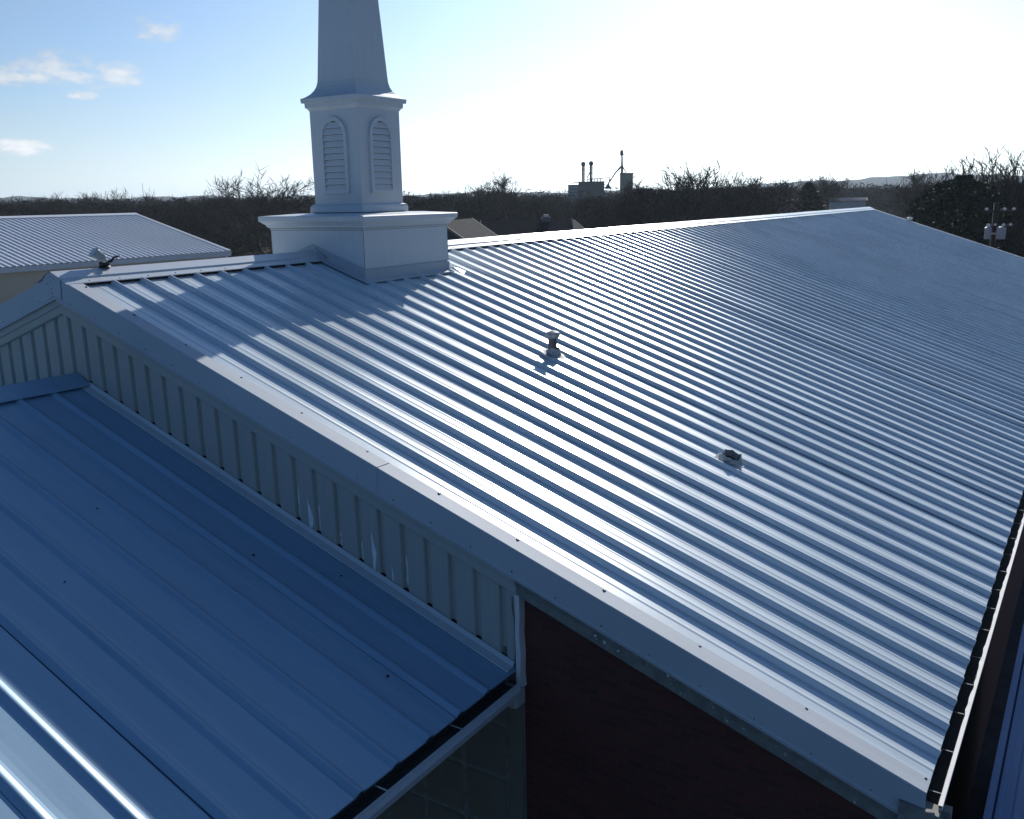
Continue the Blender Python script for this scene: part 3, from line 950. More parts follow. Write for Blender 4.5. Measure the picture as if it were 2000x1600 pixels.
def build_vents():
    # hooded vent pipe
    x, y = 4.36, 5.26
    root = thing("vent_pipe", "hooded grey vent pipe on mid roof slope beside the sun glare", "vent", loc=rp(x, y, 0))
    b = rp(x, y, 0)
    mb = MB()
    r = random.Random(2)
    n = 18
    rows = []
    for rad, h in ((.17, .046), (.15, .052), (.11, .062), (.085, .10), (.068, .15)):
        rows.append([rp(x + rad * 1.1 * math.cos(t) * (1 + (r.uniform(-.18, .22) if rad > .15 else 0)), y + rad * math.sin(t) * (1 + (r.uniform(-.18, .22) if rad > .14 else 0)), h + (.004 * r.random())) for t in [2 * math.pi * k / n for k in range(n)]])
    mb.extrude(lambda i: rows[i], range(len(rows)), True, False)
    mb.build("boot_flashing", 'boot', root)
    MB().tube([b + Vector((0, 0, .03)), b + Vector((0, 0, .34))], .068, 14).build("pipe", 'screw', root)
    MB().lathe((b.x, b.y, b.z + .30), [(.072, -.01), (.112, .0), (.118, .05), (.10, .075), (.05, .095), (.02, .10)], 16).build("rain_hood", 'boot', root)
    # open stub with flared collar
    x, y = 7.46, 4.47
    root = thing("open_vent", "open black vent hole with torn grey collar low on roof slope", "vent", loc=rp(x, y, 0))
    rows = []
    n = 16
    for rad, h in ((.15, .004), (.13, .05), (.105, .085)):
        rows.append([rp(x + rad * math.cos(t) * (1 + r.uniform(-.15, .2)), y + rad * .95 * math.sin(t) * (1 + r.uniform(-.15, .2)), h + r.uniform(0, .03) + (.045 if math.sin(t) > .3 and rad < .14 else 0)) for t in [2 * math.pi * k / n for k in range(n)]])
    mb = MB()
    mb.extrude(lambda i: rows[i], range(3), True, False)
    mb.build("torn_collar", 'boot', root)
    mb = MB()
    mb.add([rp(x + .112 * math.cos(t), y + .105 * math.sin(t), .055) for t in [2 * math.pi * k / n for k in range(n)]], [tuple(range(n))])
    mb.build("opening", 'black', root, recalc=False)  # black disc painted in for the darkness inside the pipe
    mb = MB()
    mb.add([rp(x - .10, y - .02, .010), rp(x + .10, y - .04, .010), rp(x + .12, y - .27, .006), rp(x - .07, y - .26, .006), rp(x - .10, y - .02, .002), rp(x + .10, y - .04, .002), rp(x + .12, y - .27, .001), rp(x - .07, y - .26, .001)],
           [(0, 1, 2, 3), (0, 4, 5, 1), (1, 5, 6, 2), (2, 6, 7, 3), (3, 7, 4, 0)])
    mb.build("apron", 'trim', root)
    for sx, a in ((-1, .12), (1, .125)):
        MB().add([rp(x + sx * a, y - .06, .03), rp(x + sx * (a + .05), y - .12, .02), rp(x + sx * (a + .055), y + .03, .055), rp(x + sx * a * .95, y + .07, .075)], [(0, 1, 2, 3)]).build("collar_tab", 'white', root, recalc=False)
    # small lamp on the far rake
    root = thing("gable_lamp", "tiny white lamp on far rake edge of the roof", "lamp", loc=(2.1, L + .05, zr(2.1)))
    MB().box(2.0, 2.2, L - .02, L + .12, zr(2.1) + .05, zr(2.1) + .10).build("bracket", 'galv', root)
    MB().lathe((2.1, L + .05, zr(2.1) + .10), [(.06, 0), (.13, .03), (.15, .09), (.08, .14)], 12).build("shade", 'white', root)
build_vents()

# ------------------------------------------------------------------ tan metal building at left
def build_barn():
    root = thing("metal_building", "tan metal building with white ribbed roof behind the gable at left", "building")
    ex, ez, rx_, rz = -18.0, -.92, -23.73, .54
    sl = (rz - ez) / (ex - rx_)
    y0, y1 = -14.0, 18.25
    wx0 = 2 * rx_ - ex
    mb = MB()
    g = lambda y: [(wx0 + .12, y, GROUND), (ex - .12, y, GROUND), (ex - .12, y, ez - .03), (rx_, y, rz - .05), (wx0 + .12, y, ez - .03)]
    mb.add(g(y0) + g(y1 - .06), [(4, 3, 2, 1, 0), (5, 6, 7, 8, 9), (1, 2, 7, 6), (0, 5, 9, 4)])
    mb.build("wall", 'bbwall', root)
    deck = MB().add([(ex, y0, ez - .008), (rx_, y0, rz - .008), (wx0, y0, ez - .008), (ex, y1, ez - .008), (rx_, y1, rz - .008), (wx0, y1, ez - .008)], [(0, 3, 4, 1), (1, 4, 5, 2)])
    rf = deck.build("roof", 'bbroof', root)
    p = .2285
    half = ex - rx_
    me = slope_panel_mesh("barn_panel", rib_profile(p, .034, .016, .018, .020, (), 0), .04, half + .02, sl, 1, 'bbroof')
    me2 = slope_panel_mesh("barn_panel_back", rib_profile(p, .034, .016, .018, .020, (), 0), -.04, -half - .02, sl, 1, 'bbroof')
    y = y1 - p
    n = 0
    while y > y0:
        link("roof_panel", me, None, rf, (rx_, y, rz))
        if n % 1 == 0:
            pass
        y -= p
        n += 1
    prof = [(y0, 0), (y1, 0)]
    link("back_slope", slope_panel_mesh("barn_back", prof, -.04, -half - .02, sl, 1, 'bbroof'), None, rf, (rx_, 0, rz))
    mb = MB()
    mb.extrude(lambda y: [(rx_ + x, y, rz - sl * abs(x) + h) for x, h in ((-.23, .02), (-.22, .034), (0, .05), (.22, .034), (.23, .02))], [y0, 2, y1 + .02], closed=False)
    mb.build("ridge_cap", 'bbroof', rf, recalc=False)
    MB().box(ex - .11, ex + .05, y0, y1, ez - .20, ez - .03).build("eave_trim", 'trim', root, bevel=.008)
    mb = MB()
    mb.extrude(lambda x: [(rx_ + x, y1 - .09, rz - sl * abs(x) + .03), (rx_ + x, y1 + .03, rz - sl * abs(x) + .032), (rx_ + x, y1 + .03, rz - sl * abs(x) - .14)], [-half - .03, 0, half + .03], closed=False)
    mb.build("rake_trim", 'bbroof', rf)
    MB().box(ex - .14, ex - .10, y1 - .14, y1 - .03, GROUND, ez - .05).build("corner_trim", 'bbroof', root)
build_barn()

# ------------------------------------------------------------------ trees
M['bark'] = plain("winter_bark", (0.060, 0.050, 0.040), 0.9, var=0.35, scale=2.0, spec=0.1)
M['twig'] = plain("winter_twigs", (0.070, 0.056, 0.044), 0.9, var=0.35, scale=0.6, spec=0.05)
def wood_mat():
    a = Nt("winter_wood")
    n1 = a.noise(a.pos(), 0.022, 3, 0.6)
    n2 = a.noise(a.pos(), 0.5, 4, 0.6)
    m = a.n("ShaderNodeMix", data_type='RGBA', blend_type='MULTIPLY')
    m.inputs[0].default_value = 1.0
    a.l(a.ramp(n1, [(0.36, (0.030, 0.034, 0.030)), (0.5, (0.046, 0.042, 0.038)), (0.62, (0.062, 0.052, 0.044))]), m.inputs[6])
    a.l(a.ramp(n2, [(0.3, (0.6, 0.6, 0.6)), (0.7, (1.25, 1.25, 1.25))]), m.inputs[7])
    a.l(m.outputs[2], a.b.inputs["Base Color"])
    a.b.inputs["Roughness"].default_value = 0.95
    a.b.inputs["Specular IOR Level"].default_value = 0.03
    return a.m
M['wood'] = wood_mat()
M['needle'] = plain("evergreen_needles", (0.022, 0.034, 0.018), 0.8, var=0.4, scale=0.8, spec=0.1)
M['brush'] = plain("dry_brush", (0.16, 0.125, 0.085), 0.95, var=0.4, scale=0.8, spec=0.05)

def branch_tree(seed, spread=0.42, upright=0.5, trunk_h=0.28, levels=4, counts=(9, 6, 5, 5), twig_r=.0042, sides=(7, 4, 3, 3, 3), trunk_r=.032):
    """unit-height bare tree: returns (trunk MB, crown MB)"""
    r = random.Random(seed)
    trunk, crown = MB(), MB()
    def grow(p, d, length, rad, lev, mbs):
        nseg = (5, 4, 3, 2, 1)[lev]
        pts, rads = [p.copy()], [rad]
        q = p.copy()
        dd = d.copy()
        for i in range(nseg):
            dd = (dd + Vector((r.gauss(0, .13), r.gauss(0, .13), r.gauss(.05, .10)))).normalized()
            q = q + dd * (length / nseg)
            pts.append(q.copy())
            rads.append(rad * (1 - .72 * (i + 1) / nseg))
        mbs[lev].tube(pts, rads, sides[lev], caps=False)
        if lev >= levels:
            return
        n = counts[lev]
        for k in range(n):
            t = r.uniform(.25 if lev else .35, 1.0) if lev else trunk_h / .62 + (1 - trunk_h / .62) * (k + .3 * r.random()) / n
            t = min(.999, t)
            i = min(nseg - 1, int(t * nseg))
            f = t * nseg - i
            bp = pts[i].lerp(pts[i + 1], f)
            br = rads[i] + (rads[i + 1] - rads[i]) * f
            ang = r.uniform(0, 2 * math.pi)
            ax = (pts[i + 1] - pts[i]).normalized()
            o = ax.orthogonal().normalized()
            o.rotate(Quaternion(ax, ang))
            tilt = r.uniform(.45, .95) * (1.15 if lev == 0 else 1.0)
            nd = (ax * math.cos(tilt) + o * math.sin(tilt))
            nd = (nd + Vector((0, 0, upright * .5))).normalized()
            ll = length * r.uniform(.48, .72) * (1.0 if lev else spread / .42)
            grow(bp, nd, ll, max(twig_r, br * r.uniform(.5, .72)), lev + 1, mbs)
    mbs = [trunk, trunk, crown, crown, crown]
    grow(Vector((0, 0, -.01)), Vector((r.gauss(0, .03), r.gauss(0, .03), 1)), .62, trunk_r, 0, mbs)
    # normalise the height to one
    zmax = float(np.percentile([v[2] for v in crown.v], 98.5))
    k = 1 / zmax
    for m_ in (trunk, crown):
        m_.v = [(x * k, y * k, z * k) for x, y, z in m_.v]
    return trunk, crown

TREES = []
for sd, kw in enumerate((dict(spread=.62, upright=.25, counts=(10, 6, 6, 4)), dict(spread=.45, upright=.6), dict(spread=.50, upright=.35, trunk_h=.35, counts=(10, 6, 6, 4)),
                         dict(spread=.36, upright=.9, counts=(8, 6, 5, 5)), dict(spread=.58, upright=.45, counts=(9, 7, 6, 4)), dict(spread=.44, upright=.85, counts=(7, 5, 4, 3), twig_r=.0036))):
    t, c = branch_tree(40 + sd, **kw)
    tm, cm = t.mesh("trunk"), c.mesh("crown")
    tm.materials.append(M['bark'])
    cm.materials.append(M['twig'])
    TREES.append((tm, cm))

def leafy(seed, shape, n, size):
    """unit-height evergreen crown of many small faces; shape(z)-> radius"""
    r = random.Random(seed)
    mb = MB()
    lumps = [(r.uniform(0, 6.28), r.uniform(.1, .95), r.uniform(.75, 1.25)) for _ in range(26)]
    for _ in range(n):
        z = r.random() ** .85
        R = shape(z)
        a = r.uniform(0, 6.283)
        m_ = 1.0
        for la, lz, lk in lumps:
            da = abs((a - la + 3.1416) % 6.2832 - 3.1416)
            if da < .5 and abs(z - lz) < .09:
                m_ = lk
        rad = R * m_ * (r.random() ** .45)
        c = Vector((rad * math.cos(a), rad * math.sin(a), .06 + .94 * z))
        d1 = Vector((r.gauss(0, 1), r.gauss(0, 1), r.gauss(0, .6))).normalized()
        d2 = d1.orthogonal()
        d2.rotate(Quaternion(d1, r.uniform(0, 6.28)))
        s = size * r.uniform(.6, 1.4)
        mb.add([c - d1 * s * .5, c + d2 * s * .35, c + d1 * s * .5, c - d2 * s * .35], [(0, 1, 2, 3)])
    return mb
EVERGREEN = leafy(1, lambda z: .24 * (1 - z) ** .8 + .015, 3200, .035).mesh("crown")
EVERGREEN.materials.append(M['needle'])
ROUNDTREE = leafy(2, lambda z: .40 * math.sqrt(max(.02, 1 - (2 * (z - .48)) ** 2)), 6500, .035).mesh("crown")
ROUNDTREE.materials.append(M['needle'])
_tk = MB().tube([(0, 0, -.01), (.004, 0, .3), (0, .004, .8)], [.022, .016, .004], 7).mesh("trunk")
_tk.materials.append(M['bark'])

def place_tree(px, py, D, var, label, width=1.0, name="bare_tree", group="bare trees beyond the roofs", rot=None):
    x, y = spot(px, D)
    h = height_at(px, py, D)
    o = thing(name, label, "tree", group, (x, y, GROUND))
    o.rotation_euler = (0, 0, RNG.uniform(0, 6.28) if rot is None else rot)
    tm, cm = TREES[var] if isinstance(var, int) else ((_tk, EVERGREEN) if var == 'cone' else (_tk, ROUNDTREE))
    for nm, me in (("trunk", tm), ("crown", cm)):
        c = bpy.data.objects.new(nm, me)
        COL.objects.link(c)
        c.parent = o
        c.scale = (h * width, h * width, h)
    return o
for a in ((508, 350, 172, 0, "widest bare tree on the skyline just left of the steeple", 1.35),
          (573, 362, 180, 5, "small bare tree between the wide bare tree and the steeple", 1.0),
          (207, 378, 235, 2, "lone bare tree rising above the tan building's roof ridge", 1.1),
          (300, 383, 260, 0, "low bare tree beside the thin radio mast", 1.0),
          (90, 386, 250, 4, "low spreading bare tree above left end of tan building's ridge", 1.3),
          (15, 391, 240, 2, "low bare tree at the left edge of the picture", 1.1),
          (428, 385, 200, 1, "low bare tree over the sloping end of the tan building's roof", 1.0),
          (988, 347, 190, 0, "round-crowned bare tree standing alone between steeple and grain elevator", 1.15),
          (948, 367, 240, 3, "thin small bare tree left of the round-crowned bare tree", .8),
          (858, 379, 210, 4, "low bare tree close to the right side of the steeple", 1.0),
          (1362, 330, 150, 4, "broad twiggy bare tree tallest to the right of the silo", 1.25),
          (1262, 358, 165, 1, "low bare tree directly right of the tan silo", 1.2),
          (1428, 345, 155, 5, "upright bare tree next to the broad twiggy tree", .9),
          (1468, 343, 150, 5, "upright bare tree second to the right of the broad twiggy tree", .9),
          (1512, 352, 170, 2, "low rounded bare tree before the white roofed houses", 1.3),
          (1612, 346, 230, 2, "thin bare tree rising behind the dark evergreen", 1.0),
          (1640, 350, 300, 1, "small bare tree right of the dark evergreen", 1.0),
          (1797, 337, 190, 0, "round bare tree above the far end of the roof", 1.0),
          (1866, 322, 120, 5, "thin bare tree above the left side of the big dark tree", .9),
          (1917, 316, 105, 5, "tall bare tree behind the big dark tree", 1.0),
          (1962, 300, 100, 5, "tallest bare tree behind the utility pole", .9),
          (1996, 306, 96, 5, "tall bare tree at the right edge of the picture", .9)):
    place_tree(*a)
place_tree(1586, 358, 175, 'cone', "dark conical evergreen above the far part of the ridge", 1.9, "evergreen_tree", None)
place_tree(1888, 345, 92, 'round', "big dense dark tree beyond the far gable", 1.05, "dense_tree", None)

# --- the woods themselves: nobody could count them
def raw(mb):
    v = np.array(mb.v, dtype=np.float32)
    tri = []
    for f in mb.f:
        for k in range(1, len(f) - 1):
            tri.append((f[0], f[k], f[k + 1]))
    return v, np.array(tri, dtype=np.int32)
def scatter_mesh(name, variants, insts, mat):
    VS, TS, off = [], [], 0
    for var, x, y, z, sxy, sz, rot in insts:
        v, t = variants[var]
        c, s_ = math.cos(rot), math.sin(rot)
        w = np.empty_like(v)
        w[:, 0] = (v[:, 0] * c - v[:, 1] * s_) * sxy + x
        w[:, 1] = (v[:, 0] * s_ + v[:, 1] * c) * sxy + y
        w[:, 2] = v[:, 2] * sz + z
        VS.append(w)
        TS.append(t + off)
        off += len(v)
    V, T = np.concatenate(VS), np.concatenate(TS)
    me = bpy.data.meshes.new(name)
    me.vertices.add(len(V))
    me.vertices.foreach_set("co", V.ravel())
    me.loops.add(len(T) * 3)
    me.loops.foreach_set("vertex_index", T.ravel())
    me.polygons.add(len(T))
    me.polygons.foreach_set("loop_start", np.arange(0, len(T) * 3, 3, dtype=np.int32))
    me.polygons.foreach_set("loop_total", np.full(len(T), 3, dtype=np.int32))
    me.update()
    me.validate()
    return link(name, me, mat)
def twig_ball(seed, n, rxy, z0, z1, size):
    r = random.Random(seed)
    mb = MB()
    for _ in range(n):
        t = r.random()
        z = z0 + (z1 - z0) * t
        R = rxy * math.sqrt(max(.05, 1 - (2 * t - 1) ** 2)) * r.random() ** .5
        a = r.uniform(0, 6.283)
        c = Vector((R * math.cos(a), R * math.sin(a), z))
        d = Vector((math.cos(a) * .5 + r.gauss(0, .5), math.sin(a) * .5 + r.gauss(0, .5), abs(r.gauss(.6, .4)))).normalized()
        e = d.orthogonal()
        e.rotate(Quaternion(d, r.uniform(0, 6.28)))
        s = size * r.uniform(.5, 1.5)
        mb.add([c - d * s, c + e * s * .22, c + d * s], [(0, 1, 2)])
    return mb
LOW = []
for sd in range(4):
    t, c = branch_tree(90 + sd, spread=.48, upright=.5, levels=3, counts=(6, 4, 4), twig_r=.004, sides=(4, 3, 3, 3, 3), trunk_r=.02)
    b = twig_ball(200 + sd, 460, .36, .15, 1.0, .034)
    m_ = MB()
    for q in (t, c, b):
        m_.add(q.v, q.f)
    LOW.append(raw(m_))
BUSH = [raw(twig_ball(300 + i, 230, .6, .0, 1.0, .09)) for i in range(3)]
FAR = [raw(twig_ball(400 + i, 110, .42, .0, 1.0, .10)) for i in range(3)]

def woods():
    r = random.Random(77)
    near, bush, far = [], [], []
    def add(lst, px, D, hh, nv, wid):
        x, y = spot(px, D)
        lst.append((r.randrange(nv), x, y, GROUND - .1, hh * wid, hh, r.uniform(0, 6.28)))
    # near belt; tops kept just under the skyline row
    for k in range(640):
        px = r.uniform(-120, 2120)
        if px < 640:
            D = r.uniform(185, 300)
        elif px < 1150:
            D = r.uniform(150, 300)
        elif px < 1465:
            D = r.uniform(120, 260)
        elif px < 1830:
            D = r.uniform(310, 480) if px > 1520 or r.random() < .6 else r.uniform(130, 200)
        else:
            D = r.uniform(105, 240)
        sky_row = 393 if px < 350 else (388 if px < 700 else (383 if px < 1240 else (366 if px < 1540 else (368 if px < 1830 else 357))))
        hh = height_at(px, sky_row + r.uniform(-3, 14), D)
        add(near, px, D, max(4.5, min(hh, 16)), 4, r.uniform(.9, 1.3))
    for k in range(1500):
        px = r.uniform(-120, 2120)
        D = r.uniform(150, 330) if px < 1100 else r.uniform(110, 330)
        hb = r.uniform(2.0, 5.0)
        if 1465 < px < 1830 and D < 310:
            hb = r.uniform(1.0, 2.2)
        add(bush, px, D, hb, 3, r.uniform(.7, 1.2))
    for k in range(4200):
        px = r.uniform(-200, 2200)
        D = 320 * (1500 / 320) ** r.random()
        add(far, px, D, r.uniform(6, 12.5), 3, r.uniform(.8, 1.4))
    stuff(scatter_mesh("winter_woods", LOW, near, 'wood'), "dark leafless woods behind the roofs", "woods")
    stuff(scatter_mesh("undergrowth", BUSH, bush, 'wood'), "dark brushy undergrowth at the foot of the woods", "undergrowth")
    stuff(scatter_mesh("far_woods", FAR, far, 'wood'), "far treeline along the horizon", "woods")
    sunny = []
    for k in range(40):
        add(sunny, r.uniform(452, 535), r.uniform(128, 150), r.uniform(.8, 2.4), 3, 1.0)
    stuff(scatter_mesh("dry_brush", BUSH, sunny, 'brush'), "pale dry brush left of the steeple base", "brush")
woods()

# ------------------------------------------------------------------ grain elevator, silo, mast
M['elev'] = plain("weathered_elevator_steel", (0.07, 0.074, 0.08), 0.7, var=0.2, scale=.3)
M['elevl'] = plain("pale_elevator_siding", (0.30, 0.31, 0.33), 0.6, var=0.1, scale=.3)
M['concrete'] = plain("tan_concrete", (0.33, 0.29, 0.20), 0.85, var=0.12, scale=.4)

def build_elevator():
    D = 350
    px2m = D / 1840.0
    x, y = spot(1155, D)
    ang = -(YAW + math.atan((1155 - 1000) / 1840.0))          # local +X runs to the right seen from the church
    T = Matrix.Translation((x, y, GROUND)) @ Matrix.Rotation(ang, 4, 'Z')
    root = thing("grain_elevator", "grey grain elevator with two leg towers and roof catwalk on the skyline", "elevator", loc=(x, y, GROUND))
    Z = lambda py, px=1155: height_at(px, py, D)
    X = lambda px: (px - 1155) * px2m
    def B(name, mb, mat):
        mb.v = [tuple(T @ Vector(v)) for v in mb.v]
        return mb.build(name, mat, root)
    B("main_house", MB().box(X(1138), X(1187), -6, 6, 0, Z(357)), 'elev')
    B("side_house", MB().box(X(1118), X(1138) - .02, -5, 5, 0, Z(362)), 'elevl')
    for r_ in range(4):
        B("siding_course", MB().box(X(1119), X(1137), -5.12, -5.0, Z(364 + r_ * 6.0), Z(362.6 + r_ * 6.0)), 'elev')
    B("roof_edge", MB().box(X(1117), X(1138.4), -5.2, 5.2, Z(362), Z(361.3)), 'elev')
    B("roof_edge", MB().box(X(1137), X(1188), -6.2, 6.2, Z(357), Z(356)), 'elev')
    def leg(px, top):
        m_ = MB().tube([(X(px), 0, Z(358)), (X(px), 0, Z(top + 3))], .32, 8)
        m_.tube([(X(px) + .55, 0, Z(358)), (X(px) + .55, 0, Z(top + 4))], .22, 6)
        l = B("leg_tower", m_, 'elev')
        m2 = MB().lathe((X(px) + .2, 0, Z(top + 4)), [(.3, -.5), (.75, 0), (.85, .5), (.7, 1.0), (.25, 1.3)], 10)
        m2.v = [tuple(T @ Vector(v)) for v in m2.v]
        m2.build("leg_head", 'elev', l)
        m3 = MB()
        for q, zz_ in enumerate((top + 10, top + 14, top + 20)):
            m3.box(X(px) - .5, X(px) + 1.2, -.6, .6, Z(zz_), Z(zz_ - .8))
        m3.v = [tuple(T @ Vector(v)) for v in m3.v]
        m3.build("leg_platform", 'elev', l)
    leg(1146, 321)
    leg(1161, 320)
    B("spout", MB().tube([(X(1161), 0, Z(336)), (X(1154), 0, Z(349))], .2, 6), 'elev')
    B("catwalk_rail", MB().tube([(X(1154), 0, Z(351)), (X(1178), 0, Z(350.2)), (X(1199), 0, Z(349))], .16, 6), 'elev')
    for px in (1156, 1162, 1168, 1174, 1180):
        B("catwalk_post", MB().tube([(X(px), 0, Z(357)), (X(px), 0, Z(350.5))], .2, 6), 'elev')
    B("catwalk_rail", MB().tube([(X(1125), 0, Z(358.5)), (X(1140), 0, Z(355.5))], .16, 6), 'elev')
    for q in range(3):
        B("end_ladder", MB().box(X(1187), X(1188.6), -.5, .5, Z(358 + q * 5), Z(356 + q * 5)), 'elev')
    # silo with the tall leg
    D2 = 335
    k = D2 / 1840.0
    x, y = spot(1231, D2)
    root2 = thing("grain_silo", "round tan concrete silo with tall leg tower and slanting spout", "silo", loc=(x, y, GROUND))
    T2 = Matrix.Translation((x, y, GROUND)) @ Matrix.Rotation(-(YAW + math.atan((1231 - 1000) / 1840.0)), 4, 'Z')
    Z2 = lambda py: height_at(1231, py, D2)
    X2 = lambda px: (px - 1231) * k
    def B2(name, mb, mat, parent=root2):
        mb.v = [tuple(T2 @ Vector(v)) for v in mb.v]
        return mb.build(name, mat, parent)
    R = 12.6 * k
    B2("shell", MB().lathe((0, 0, 0), [(R, 0), (R, Z2(341))], 28), 'concrete')
    B2("rim", MB().lathe((0, 0, Z2(341)), [(R + .1, -.2), (R + .18, 0), (R + .18, .25), (.4, .6)], 28), 'elev')
    lg = B2("leg_tower", MB().tube([(X2(1222.5), 0, Z2(341)), (X2(1222), 0, Z2(306))], [.45, .26], 8), 'elev')
    B2("leg_head", MB().lathe((X2(1221.5), 0, Z2(305)), [(.25, -.4), (.55, 0), (.6, .8), (.45, 1.4), (.15, 1.6)], 10), 'elev', lg)
    B2("leg_platform", MB().box(X2(1218), X2(1227), -.6, .6, Z2(305.5), Z2(304.4)), 'elev', lg)
    B2("guy_strut", MB().tube([(X2(1222.5), 0, Z2(326)), (X2(1230), 0, Z2(338))], [.3, .12], 6), 'elev')
    B2("spout", MB().tube([(X2(1222), 0, Z2(326)), (X2(1210), 0, Z2(338)), (X2(1190), 0, Z2(368))], [.42, .26, .26], 6), 'elev')
    B2("spout_brace", MB().tube([(X2(1199), 0, Z2(349)), (X2(1196.5), 0, Z2(362)), (X2(1203), 0, Z2(368))], .2, 6), 'elev')
    B2("spout_brace", MB().tube([(X2(1196.5), 0, Z2(361)), (X2(1191), 0, Z2(368))], .2, 6), 'elev')
    B2("hopper", MB().lathe((X2(1196.5), 0, Z2(366.5)), [(1.0, -.4), (.5, .5), (.15, 1.3)], 8), 'elev')
    # radio mast
    x, y = spot(290, 620)
    h = height_at(290, 358, 620)
    root3 = thing("radio_mast", "thin lattice radio mast far behind the tan building", "mast", loc=(x, y, GROUND))
    mb = MB()
    for q in range(3):
        t = q * 2.094
        mb.tube([(x + .5 * math.cos(t), y + .5 * math.sin(t), GROUND), (x + .12 * math.cos(t), y + .12 * math.sin(t), GROUND + h * .97)], .055, 4)
    for q in range(16):
        z0, z1 = GROUND + h * q / 16 * .95, GROUND + h * (q + 1) / 16 * .95
        mb.tube([(x - .4 + q * .015, y, z0), (x + .4 - q * .015, y, z1)], .03, 4)
    mb.build("lattice", 'elev', root3)
    MB().tube([(x, y, GROUND + h * .95), (x, y, GROUND + h)], .05, 5).build("antenna", 'elev', root3)
build_elevator()

# ------------------------------------------------------------------ houses
M['shingle'] = plain("dark_shingles", (0.022, 0.024, 0.028), 0.95, var=0.3, scale=3, spec=0.05)
M['shinglel'] = plain("pale_shingles", (0.20, 0.20, 0.21), 0.95, var=0.15, scale=2, spec=0.0)
M['sidingd'] = plain("grey_house_siding", (0.16, 0.155, 0.15), 0.8, var=0.1, scale=1)
M['housegrey'] = plain("grey_shingles", (0.045, 0.046, 0.05), 0.95, var=0.25, scale=3, spec=0.05)
M['sidingdd'] = plain("dark_house_siding", (0.05, 0.052, 0.055), 0.85, var=0.1, scale=1)
M['sidingw'] = plain("white_house_siding", (0.42, 0.42, 0.42), 0.8, var=0.05, scale=1)
M['pane'] = plain("window_glass", (0.02, 0.025, 0.03), 0.08, var=0.1)

def house(name, label, px, D, wid, dep, eave, ridge, turn, roofm, wallm, group=None, chimney=None, windows=2, along=True):
    x, y = spot(px, D)
    root = thing(name, label, "house", group, (x, y, GROUND))
    T = Matrix.Translation((x, y, GROUND)) @ Matrix.Rotation(-(YAW + math.atan((px - 1000) / 1840.0)) + turn, 4, 'Z')
    def B(nm, mb, mat, parent=root):
        mb.v = [tuple(T @ Vector(v)) for v in mb.v]
        return mb.build(nm, mat, parent)
    w, d = wid / 2, dep / 2
    g = lambda xx: [(xx, -d, 0), (xx, d, 0), (xx, d, eave), (xx, 0, ridge - .05), (xx, -d, eave)]
    B("wall", MB().add(g(-w) + g(w), [(0, 1, 2, 3, 4), (9, 8, 7, 6, 5), (0, 4, 9, 5), (1, 6, 7, 2)]), wallm)
    o = .45
    sl = (ridge - eave) / d
    ze = eave - sl * o
    rf = None
    for sy in (-1, 1):
        mb = MB().add([(-w - o, 0, ridge + .05), (w + o, 0, ridge + .05), (w + o, sy * (d + o), ze + .05), (-w - o, sy * (d + o), ze + .05), (-w - o, 0, ridge - .12), (w + o, 0, ridge - .12), (w + o, sy * (d + o), ze - .12), (-w - o, sy * (d + o), ze - .12)],
                      [(0, 1, 2, 3), (7, 6, 5, 4), (0, 3, 7, 4), (1, 5, 6, 2), (3, 2, 6, 7)])
        rf = B("roof_slope", mb, roofm)
    for sx in (-1, 1):
        for sy in (-1, 1):
            xx = sx * (w + o + .02)
            B("rake_board", MB().add([(xx - .06, 0, ridge + .09), (xx + .06, 0, ridge + .09), (xx + .06, sy * (d + o), ze + .09), (xx - .06, sy * (d + o), ze + .09), (xx - .06, 0, ridge - .2), (xx + .06, 0, ridge - .2), (xx + .06, sy * (d + o), ze - .2), (xx - .06, sy * (d + o), ze - .2)],
                                   [(0, 1, 2, 3), (7, 6, 5, 4), (0, 3, 7, 4), (1, 5, 6, 2), (3, 2, 6, 7), (0, 4, 5, 1)]), 'sidingd')
    for k in range(windows):
        xx = -w + wid * (k + .5) / windows
        f = B("window", MB().box(xx - .6, xx + .6, -d - .06, -d - .01, 1.0, 2.2), 'sidingw')
        B("pane", MB().box(xx - .5, xx + .5, -d - .075, -d - .062, 1.1, 2.1), 'pane', f)
    if chimney:
        cx_, cz = chimney
        c = B("chimney", MB().box(cx_ - .45, cx_ + .45, -.6, .3, ridge - 1.2, cz), 'sidingd')
        B("chimney_cap", MB().box(cx_ - .25, cx_ + .25, -.4, .1, cz, cz + .25), 'galv', c)
    return root
def hz(px, py, D):
    return height_at(px, py, D)
house("house", "dark roofed house with pale gable just right of the steeple base", 897, 92, 8, 7.5, hz(897, 478, 92), hz(897, 429, 92), math.radians(68), 'housegrey', 'sidingdd')
house("house", "dark roofed house with light chimney behind the ridge", 1035, 100, 8.8, 10, hz(1040, 470, 100), hz(1035, 429, 100), 0.03, 'shingle', 'sidingd', chimney=(2.1, hz(1075, 423, 100)), windows=3)
house("house", "low dark house right of the chimney house with pale rake board", 1108, 112, 6, 6, hz(1108, 470, 112), hz(1108, 431, 112), math.radians(68), 'housegrey', 'sidingdd')
house("house", "white roofed house left of the dark evergreen", 1545, 260, 9, 9, hz(1545, 396, 260), hz(1545, 387, 260), .1, 'shinglel', 'sidingd', windows=3)
house("house", "small grey house with pale gable left of the white roofed house", 1480, 250, 5.5, 7, hz(1480, 398, 250), hz(1480, 386, 250), math.radians(75), 'shinglel', 'sidingd', windows=1)
house("house", "white walled house with dark windows right of the evergreen", 1664, 290, 9.5, 7, hz(1664, 391, 290), hz(1664, 386, 290), .05, 'shinglel', 'sidingw', windows=4)
